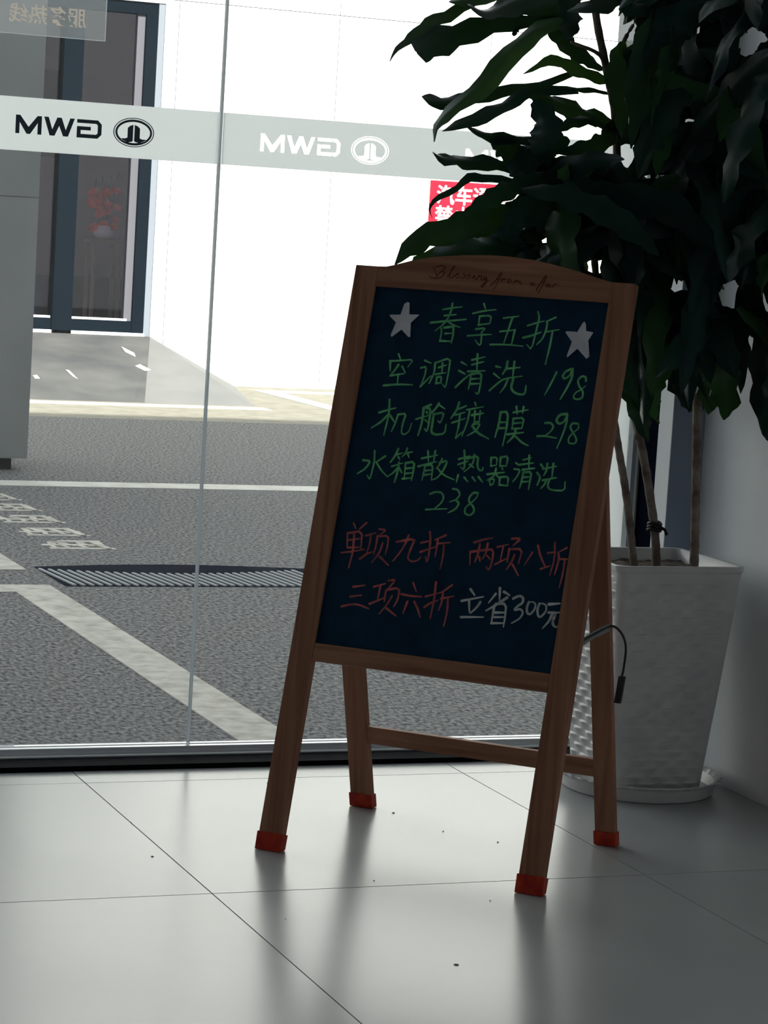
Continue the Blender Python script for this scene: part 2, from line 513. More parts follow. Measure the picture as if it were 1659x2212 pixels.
# frosted film band with logos
def ell(cx, cz, a, b, n=40):
    return [(cx + a * math.cos(2 * math.pi * k / n), cz + b * math.sin(2 * math.pi * k / n)) for k in range(n)]
def logo(x0, zb, h):
    """lettering seen from behind, and the oval badge; returns (rings, solids) as polygons in x,z"""
    t = h * 0.22
    P = []
    # M (its mirror image is itself)
    w = h * 1.45
    P.append([(x0, zb), (x0, zb + h), (x0 + t * 1.1, zb + h), (x0 + w / 2, zb + h * .38), (x0 + w - t * 1.1, zb + h), (x0 + w, zb + h), (x0 + w, zb), (x0 + w - t, zb), (x0 + w - t, zb + h * .62), (x0 + w / 2 + t * .45, zb), (x0 + w / 2 - t * .45, zb), (x0 + t, zb + h * .62), (x0 + t, zb)])
    # W
    x1 = x0 + w + h * .12
    ww = h * 1.72
    P.append([(x1, zb + h), (x1 + ww * .20, zb), (x1 + ww * .36, zb), (x1 + ww * .5, zb + h * .55), (x1 + ww * .64, zb), (x1 + ww * .80, zb), (x1 + ww, zb + h), (x1 + ww - t * 1.15, zb + h), (x1 + ww * .72, zb + h * .34), (x1 + ww * .5 + t * .55, zb + h), (x1 + ww * .5 - t * .55, zb + h), (x1 + ww * .28, zb + h * .34), (x1 + t * 1.15, zb + h)])
    # mirrored G
    x2 = x1 + ww + h * .14
    g = h * 1.40
    c = h * .22
    P.append([(x2, zb + h), (x2 + g - c, zb + h), (x2 + g, zb + h - c), (x2 + g, zb + c), (x2 + g - c, zb), (x2, zb), (x2, zb + h * .62), (x2 + g * .56, zb + h * .62), (x2 + g * .56, zb + h * .42), (x2 + t, zb + h * .42), (x2 + t, zb + t * .95), (x2 + g - c - t * .4, zb + t * .95), (x2 + g - t, zb + c + t * .3), (x2 + g - t, zb + h - c - t * .3), (x2 + g - c - t * .4, zb + h - t * .9), (x2, zb + h - t * .9)])
    # badge
    bx = x0 + 0.2375
    bz = zb + h * .5 - .0005
    a, b = .0418, .0288
    rings = [(ell(bx, bz, a, b), ell(bx, bz, a * .955, b * .945)), (ell(bx, bz, a * .90, b * .88), ell(bx, bz, a * .80, b * .72))]
    for sg in (-1, 1):
        pl = [(bx + sg * .0014, bz + .0150), (bx + sg * .0014, bz - .0165), (bx + sg * .004, bz - .0185), (bx + sg * .016, bz - .0185), (bx + sg * .026, bz - .0145), (bx + sg * .0245, bz - .0125), (bx + sg * .017, bz - .0125), (bx + sg * .0125, bz - .0105), (bx + sg * .0125, bz + .0085), (bx + sg * .008, bz + .0125)]
        P.append(pl)
    return rings, P
FZ0, FZ1 = 1.2087, 1.3118
LH = .0356
holes = []
for lx in (1.6585, 2.1085):
    rg, pl = logo(lx, 1.2405, LH)
    holes.append((rg, pl))
def band(name, x0, x1, logos):
    # even-odd: outer ring edge cuts, inner ring edge fills again
    polys = [[(x0, FZ0), (x1, FZ0), (x1, FZ1), (x0, FZ1)]]
    for rg, pl in logos:
        polys += pl
        for a, b in rg:
            polys += [a, b]
    o = filled(name, polys, M['film'], None, 0.0002)
    o.location = (0, GY - .0048, 0)
    return o
f1 = band('film_band', 0.05, JX - .003, [])
tag(f1, 'frosted band on the left pane carrying the dark mirrored logo', 'film')
f2 = band('film_band', JX + .003, 2.535, holes)
tag(f2, 'frosted band on the right pane with clear cut-out mirrored logos, running behind the leaves', 'film')
f3 = filled('frosted_strip', [[(2.462, .03), (2.535, .03), (2.535, FZ0 - .002), (2.462, FZ0 - .002)]], M['film'], None, 0.0002)
f3.location = (0, GY - .0048, 0)
tag(f3, 'upright frosted strip at the right end of the glass, between board and plant stems', 'film')
rg, pl = logo(1.1565, 1.2418, LH)
lg = filled('logo_print', [p for p in pl] + [q for a_ in rg for q in a_], M['logo_dark'], f1, 0.0002)
lg.location = (0, -.0006, 0)
lg['label'] = 'dark slate mirrored lettering and oval badge'
# clear sticker, lettering seen from behind
stk = filled('sticker', [[(0.98, 1.431), (1.3275, 1.431), (1.3275, 1.60), (0.98, 1.60)]], M['sticker'], None, 0.0002)
stk.location = (0, GY - .0048, 0)
tag(stk, 'see-through sticker with mirrored characters at the top of the left pane', 'sticker')
ed = filled('sticker_edge', [[(0.98, 1.431), (1.3275, 1.431), (1.3275, 1.60), (1.3262, 1.60), (1.3262, 1.4322), (0.98, 1.4322)]], M['sticker_edge'], stk, 0.0002)
ed.location = (0, -.0005, 0)
tx = text_mesh('lettering', '服务热线', 0.0385, M['sticker_text'], stk, extrude=0.0001, offset=0.0006)
tx.scale = (-1, 1, 1)
tx.location = (1.2875, -.0005, 1.4570)

# ------------------------------------------------------------------ outdoors
ZG = -0.15
def slab(name, x0, x1, y0, y1, ma, h=0.003, label=None, cat='road marking', z=ZG, group=None, parent=None):
    o = box(name, x0, x1, y0, y1, z, z + h, ma, parent)
    if label:
        tag(o, label, cat, group)
    return o
g_ = box('asphalt_ground', -18, 24, 4.99, 14.72, ZG - .2, ZG, M['asphalt'])
structure(g_, 'grey speckled asphalt outside the window', 'ground')
g2 = box('sunlit_concrete', -18, 24, 14.72, 24, ZG - .2, ZG, M['concrete'])  # beige begins at the sun's shade edge, sunlight partly put into the colour
structure(g2, 'beige concrete strip, coloured lighter from the shade edge on, in front of the white building', 'ground')
slab('lane_line', -8, 16, 11.04, 11.24, M['paint_new'], label='long straight white line across the asphalt, passing below the grey pillar')
pb = empty('parking_bay_marking', (2.0, 8.0, ZG))
tag(pb, 'worn white parking line with a corner, running diagonally down to the window', 'road marking')
def rel(o, p):
    o.parent = p
    o.matrix_parent_inverse = Matrix.Translation(-Vector(p.location))
    return o
rel(slab('side_line', 1.962, 2.110, 5.02, 7.985, M['paint']), pb)
rel(slab('cross_line', -0.6, 2.110, 7.99, 8.14, M['paint']), pb)
slab('parking_line', 1.962, 2.115, 8.48, 10.1, M['paint'], label='worn white parking line end cut by the left edge of the photo')
slab('parking_line', 3.0, 5.51, 15.70, 15.875, M['paint_new'], label='bright white line along the foot of the entrance ramp')
slab('parking_line', 5.98, 6.13, 15.70, 17.30, M['paint_new'], label='bright white line running towards the white wall beside the board')
slab('parking_line', 5.98, 11.0, 17.30, 17.50, M['paint_new'], label='bright white line along the base of the white wall')
# worn stencilled marks on the asphalt
sm = empty('stencil_marking', (2.45, 9.9, ZG))
tag(sm, 'faded white stencilled characters painted on the asphalt at the left edge', 'road marking')
rnd = random.Random(9)
for row, (yc, xa, xb) in enumerate([(10.62, 2.33, 2.60), (10.26, 2.33, 2.60), (9.88, 2.33, 2.60), (9.50, 2.33, 2.60), (9.14, 2.33, 2.60)]):
    bm = bmesh.new()
    def q(x0, x1, y0, y1, sk=0.0):
        add_hexa(bm, [(x + (sk if y == y1 else 0), y, z) for x in (x0, x1) for y in (y0, y1) for z in (ZG - .01, ZG + .0008 + .00035 * len(bm.faces) / 6)])
    q(xa + .01, xb - .01, yc - .115, yc - .08)
    q(xa, xb - .03, yc - .03, yc + .01)
    for k in range(4):
        x = xa + .02 + k * .062 + rnd.uniform(-.008, .008)
        q(x, x + .026 + rnd.uniform(0, .014), yc - .03, yc + .085 + rnd.uniform(-.02, .02), rnd.uniform(-.03, .02))
        q(x, x + .02, yc - .09, yc - .02, rnd.uniform(-.02, .02))
    q(xa + .04 + rnd.uniform(0, .06), xb - .05, yc + .055, yc + .09)
    q(xb - .055, xb - .03, yc - .115, yc + .09, -.02)
    rel(from_bm('painted_character', bm, M['paint']), sm)
# drain grate
gr = empty('drain_grate', (2.65, 8.35, ZG))
tag(gr, 'long steel drain grate with slanted bars set in the asphalt', 'drain')
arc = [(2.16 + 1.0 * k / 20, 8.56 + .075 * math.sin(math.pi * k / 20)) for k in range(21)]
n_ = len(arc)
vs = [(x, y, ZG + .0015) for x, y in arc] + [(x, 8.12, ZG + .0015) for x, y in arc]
rel(obj('shadow', vs, [(k + n_, k + 1 + n_, k + 1, k) for k in range(n_ - 1)], M['gap_shade']), gr)  # flat near-black sheet painted as the unlit pit of the grate
bar_me = None
for k in range(31):
    x = 2.19 + k * .031
    top_y = 8.40 + .10 * ((k - 15) / 15) ** 2
    add = bmesh.new()
    add_hexa(add, [(x + dx + (0 if y == 0 else -.030), (8.13 if y == 0 else top_y), z) for dx in (0, .010) for y in (0, 1) for z in (ZG + .0015, ZG + .006)])
    rel(from_bm('bar', add, M['steel']), gr)
# pillar
pl_ = empty('pillar', (2.2, 11.65, ZG))
tag(pl_, 'wide grey clad pillar standing on the asphalt at the left edge', 'pillar')
rel(box('plinth', 1.45, 2.83, 11.74, 12.3, ZG, ZG + .05, M['black']), pl_)
for z0, z1 in ((ZG + .06, 1.130), (1.134, 2.60), (2.604, 4.0)):
    rel(box('cladding_panel', 1.40, 2.887, 11.66, 12.4, z0, z1, M['pillar'], None, 0.004), pl_)

# white building
YW = 17.82
bld = empty('white_building', (8.0, YW, ZG))
tag(bld, 'sunlit white clad building with a black framed glass door across the yard', 'building')
xs = [5.28, 5.385, 6.62, 7.85, 9.08, 10.31, 11.54, 12.77, 14.0, 16.5]
zs = [ZG + .02, 2.62, 4.2, 6.0, 9.0]
for a_, b_ in zip(xs, xs[1:]):
    for c_, d_ in zip(zs, zs[1:]):
        rel(box('wall_panel', a_, b_ - .005, YW, YW + .12, c_, d_ - .005, M['white_wall']), bld)
rel(box('wall_backing', 5.29, 17.0, YW + .12, YW + .3, ZG, 9.0, M['facade']), bld)
rel(box('base_strip', 5.9, 17.0, YW - .0005, YW + .05, ZG, ZG + .03, M['frame_grey']), bld)
rel(box('wall_panel', -9.0, 3.92, YW, YW + .3, ZG, 9.0, M['white_wall']), bld)
rel(box('lintel_panel', 3.92, 5.28, YW, YW + .3, 2.585, 9.0, M['white_wall']), bld)
# entrance: frame, stiles, panes
ent = rel(box('entrance_frame', 5.147, 5.233, YW + .02, YW + .12, .20, 2.585, M['door_black']), bld)
def epart(*a):
    o = box(*a)
    o.parent = ent
    o.matrix_parent_inverse = Matrix.Identity(4)
    return o
def ent_child(name, x0, x1, y0, y1, z0, z1, ma):
    o = box(name, x0, x1, y0, y1, z0, z1, ma)
    o.parent = ent
    return o
ent_child('jamb', 5.233, 5.28, YW + .01, YW + .1, .19, 2.585, M['door_grey'])
ent_child('head', 3.92, 5.147, YW + .02, YW + .12, 2.50, 2.585, M['door_black'])
ent_child('bottom_rail', 3.92, 5.147, YW + .03, YW + .12, .212, .296, M['door_black'])
ent_child('mullion', 4.547, 4.691, YW + .0, YW + .13, .19, 2.50, M['door_black'])
ent_child('stile', 5.089, 5.147, YW + .045, YW + .12, .296, 2.50, M['door_white'])
ent_child('glazing_bead', 4.70, 5.11, YW + .03, YW + .05, .296, .312, M['stone'])
ent_child('glazing_bead', 4.20, 4.54, YW + .03, YW + .05, .296, .312, M['stone'])
ent_child('pane', 4.691, 5.089, YW + .07, YW + .08, .312, 2.50, M['glass_dark'])
ent_child('pane', 3.92, 4.547, YW + .07, YW + .08, .312, 2.50, M['glass_dark'])
ent_child('threshold', 3.92, 5.24, YW, YW + .12, .188, .212, M['stone'])
# room behind the entrance door
bm = bmesh.new()
X0, X1, Y0, Y1, Z0, Z1 = 3.3, 6.6, YW + .31, 22.5, .19, 3.0
vv = [bm.verts.new(c) for c in corners(X0, X1, Y0, Y1, Z0, Z1)]
for f in ((2, 6, 7, 3), (0, 2, 3, 1), (4, 5, 7, 6), (0, 4, 6, 2), (1, 3, 7, 5)):
    bm.faces.new([vv[i] for i in f])
rel(from_bm('entrance_room', bm, M['far_room']), bld)
rel(box('room_cabinet', 4.9, 5.35, 20.6, 21.2, 1.5, 2.2, M['door_black']), bld)
rel(box('room_cabinet', 4.75, 5.6, 19.6, 19.64, 0.19, 0.55, M['door_black']), bld)

# ramp up to the entrance with a flared side
rp_ = empty('entrance_ramp', (4.6, 16.0, ZG))
tag(rp_, 'grey paved ramp rising to the glass door of the white building', 'ramp')
def ramp_z(y):
    return ZG + .34 * (y - 16.0) / (YW - 16.0)
v = [(2.6, 16.0, ZG), (4.73, 16.0, ZG), (5.283, YW - .001, .19), (2.6, YW - .001, .19), (2.6, 16.0, ZG - .02), (4.73, 16.0, ZG - .02), (5.283, YW - .001, ZG - .02), (2.6, YW - .001, ZG - .02)]
rel(obj('ramp_surface', v, [(0, 1, 2, 3), (4, 7, 6, 5), (0, 4, 5, 1), (1, 5, 6, 2), (2, 6, 7, 3), (3, 7, 4, 0)], M['ramp']), rp_)
v = [(4.73, 16.0, ZG + .001), (5.49, 16.0, ZG + .001), (5.95, YW - .001, ZG + .001), (5.283, YW - .001, .191), (4.73, 16.0, ZG - .02), (5.49, 16.0, ZG - .02), (5.95, YW - .001, ZG - .02), (5.283, YW - .001, ZG - .02)]
rel(obj('ramp_flare', v, [(0, 1, 3), (1, 2, 3), (4, 7, 6, 5), (0, 4, 5, 1), (1, 5, 6, 2), (2, 6, 7, 3), (3, 7, 4, 0)], M['flare']), rp_)

for pts_ in ([(4.973, 17.475), (5.02, 17.30), (5.002, 17.198), (4.96, 17.33)], [(4.927, 16.938), (4.975, 16.99), (5.012, 16.851), (4.96, 16.83)], [(4.390, 16.768), (4.41, 16.75), (4.415, 16.534), (4.395, 16.60)], [(4.117, 16.58), (4.15, 16.60), (4.15, 16.52), (4.117, 16.52)]):
    vv_ = [(x, y, ramp_z(y) + .006) for x, y in pts_]
    k_ = len(vv_)
    rel(obj('debris', vv_ + [(x, y, z - .005) for x, y, z in vv_], [tuple(range(k_)), tuple(range(2 * k_ - 1, k_ - 1, -1))] + [(i, (i + 1) % k_, k_ + (i + 1) % k_, k_ + i) for i in range(k_)], M['paint_new']), rp_)
# red warning sign on the white wall
sg = box('warning_sign', 7.42, 8.06, YW - .012, YW - .002, 1.099, 1.461, M['sign_red'], None, .001)
tag(sg, 'red sign with white characters on the white wall, half hidden by leaves', 'sign')
t1 = text_mesh('lettering', '汽车通道', 0.150, M['sign_white'], sg, extrude=.0006, offset=.0035)
t1.location = (7.470, YW - .0135, 1.302)
t2 = text_mesh('lettering', '禁止停车', 0.150, M['sign_white'], sg, extrude=.0006, offset=.0035)
t2.location = (7.465, YW - .0135, 1.148)

# flowers on a stand behind the entrance glass
FS = (5.16, 18.75)
fs = empty('flower_stand', (FS[0], FS[1], .19))
tag(fs, 'red flowers on a slim bronze stand behind the glass door', 'plant stand')
bm = bmesh.new()
for dx in (-.10, .10):
    for dy in (-.09, .09):
        add_hexa(bm, corners(FS[0] + dx - .012, FS[0] + dx + .012, FS[1] + dy - .012, FS[1] + dy + .012, .19, .84))
add_hexa(bm, corners(FS[0] - .13, FS[0] + .13, FS[1] - .12, FS[1] + .12, .84, .865))
rel(from_bm('stand', bm, M['stand']), fs)
bm = bmesh.new()
lathe(bm, [(.05, .865), (.08, .90), (.085, .93), (.06, .96), (.065, .97)], FS[0], FS[1], 20)
rel(from_bm('vase', bm, M['vase'], None, True), fs)
bm = bmesh.new()
rnd = random.Random(3)
for k in range(46):
    a = rnd.uniform(0, 6.28)
    rr = rnd.uniform(0, .13)
    c = Vector((FS[0] - .03 + rr * math.cos(a), FS[1] + rr * math.sin(a) * .7, 1.0 + rnd.uniform(-.06, .24)))
    for s in range(5):
        b_ = s * 1.257 + a
        d = Vector((math.cos(b_), -.4, math.sin(b_))) * .032
        e = Vector((-math.sin(b_), 0, math.cos(b_))) * .014
        vs_ = [bm.verts.new(p) for p in (c, c + d * .6 + e, c + d, c + d * .6 - e)]
        bm.faces.new(vs_)
fl = rel(from_bm('flowers', bm, M['flower']), fs)
fl['kind'] = 'stuff'
bm = bmesh.new()
for k in range(9):
    a = k * .7
    tube_bm(bm, [(FS[0], FS[1], .96), (FS[0] + .04 * math.cos(a), FS[1] + .03 * math.sin(a), 1.1), (FS[0] + .10 * math.cos(a), FS[1] + .06 * math.sin(a), 1.22 + .02 * k)], .004, 5)
rel(from_bm('flower_stems', bm, M['leaf2']), fs)

# our own building above and beside the showroom window; its shade covers the near asphalt
fc = box('facade', -16, 20, 4.95, 5.20, 3.0, 6.70, M['facade'])
structure(fc, 'upper facade above the showroom window', 'facade')
structure(box('facade_side', 2.60, 20, 4.95, 5.20, ZG, 3.0, M['facade']), 'facade wall right of the showroom window', 'facade')
structure(box('facade_far', -16, -3.49, 4.95, 5.20, ZG, 3.0, M['facade']), 'facade wall left of the showroom window', 'facade')

# ------------------------------------------------------------------ the chalkboard easel
TH = math.radians(15.5)
ST, CT = math.sin(TH), math.cos(TH)
ez = empty('chalkboard_easel', (1.48370, 4.12048, 0), math.atan2(-.70475981, .70944599))
tag(ez, 'wooden A-frame easel with a handwritten black chalkboard and red feet, standing on the tiles', 'easel')
def fp(u, v, t):
    return (u, v * ST + t * CT, v * CT - t * ST)
FT = .020
def front_piece(name, u0, u1, v0, v1, t0=0.0, t1=FT, ma=None, parent=ez, bevel=.0015, along='v'):
    bm = bmesh.new()
    add_hexa(bm, [fp(u, v, t) for u in (u0, u1) for t in (t0, t1) for v in (v0, v1)], bevel)
    o = from_bm(name, bm, ma or M['wood'], parent)
    if along == 'v':
        uv_long(o, lambda c: (c.x + c.y * .3, c.z / 25.0))
    else:
        uv_long(o, lambda c: (c.z + c.y * .3, c.x / 25.0))
    return o
v0 = FT * math.tan(TH)
st1 = front_piece('front_leg', -.022, .0225, v0 + .003, 1.0725)
st2 = front_piece('front_leg', .468, .5125, v0 + .003, 1.0725)
front_piece('bottom_rail', .0225, .468, .3445, .3765, .001, .019, along='u')
# arched top rail
arch = [(.0225, 1.0725), (.0380, 1.0730), (.0517, 1.0765), (.085, 1.0870), (.125, 1.0965), (.183, 1.1035), (.235, 1.1065), (.270, 1.1068), (.315, 1.1035), (.360, 1.0965), (.405, 1.0875), (.449, 1.0765), (.468, 1.0725)]
bm = bmesh.new()
fr, bk_ = [], []
loop = [(.0225, 1.0355)] + arch + [(.468, 1.0355)]
fr = [bm.verts.new(fp(u, v, .0005)) for u, v in loop]
bk_ = [bm.verts.new(fp(u, v, .0195)) for u, v in loop]
bm.faces.new(fr)
bm.faces.new(bk_[::-1])
for k in range(len(loop)):
    k2 = (k + 1) % len(loop)
    bm.faces.new((fr[k], bk_[k], bk_[k2], fr[k2]))
bmesh.ops.recalc_face_normals(bm, faces=bm.faces[:])
tr_ = from_bm('top_rail', bm, M['wood'], ez)
uv_long(tr_, lambda c: (c.z + c.y * .3, c.x / 25.0))
tr_['label'] = 'arched top rail with an engraved script line'
bd = front_piece('board', .0225, .468, .3765, 1.0355, .0055, .0125, M['board'], bevel=0.0)
# back legs and crossbar: the back frame leans the other way
def bp(u, z, t):
    return (u, .423 - .30 * z + t, z)
for u0, u1, nm in ((-.0205, .021, 'back_leg'), (.472, .5095, 'back_leg')):
    bm = bmesh.new()
    add_hexa(bm, [bp(u, z, t) for u in (u0, u1) for t in (-.010, .010) for z in (.004, .695)], .0015)
    o = from_bm(nm, bm, M['wood'], ez)
    uv_long(o, lambda c: (c.x + c.y * .3, c.z / 25.0))
bm = bmesh.new()
add_hexa(bm, [bp(u, z, t) for u in (.021, .472) for t in (-.008, .008) for z in (.134, .168)], .001)
o = from_bm('crossbar', bm, M['wood'], ez)
uv_long(o, lambda c: (c.z + c.y * .3, c.x / 25.0))
bm = bmesh.new()
add_hexa(bm, [bp(u, z, t) for u in (.021, .472) for t in (-.008, .008) for z in (.60, .635)], .001)
o = from_bm('crossbar', bm, M['wood'], ez)
uv_long(o, lambda c: (c.z + c.y * .3, c.x / 25.0))
# hinges joining the two frames
for u in (.010, .490):
    bm = bmesh.new()
    add_hexa(bm, corners(u - .006, u + .006, .200, .232, .635, .668), .001)
    from_bm('hinge', bm, M['steel'], ez)
# red rubber feet
for u0, u1 in ((-.0245, .025), (.4655, .515)):
    bm = bmesh.new()
    c8 = [fp(u, v, t) for u in (u0, u1) for t in (-.0025, FT + .0025) for v in (v0 - .001, .033)]
    c8 = [(x, y, 0.0006 if z < .012 else z) for x, y, z in c8]
    add_hexa(bm, c8, .0018)
    from_bm('foot_cap', bm, M['redcap'], ez)['label'] = 'red rubber foot'
for u0, u1 in ((-.023, .0235), (.4695, .512)):
    bm = bmesh.new()
    add_hexa(bm, [bp(u, z, t) for u in (u0, u1) for t in (-.0125, .0125) for z in (.0008, .028)], .0018)
    from_bm('foot_cap', bm, M['redcap'], ez)['label'] = 'red rubber foot'

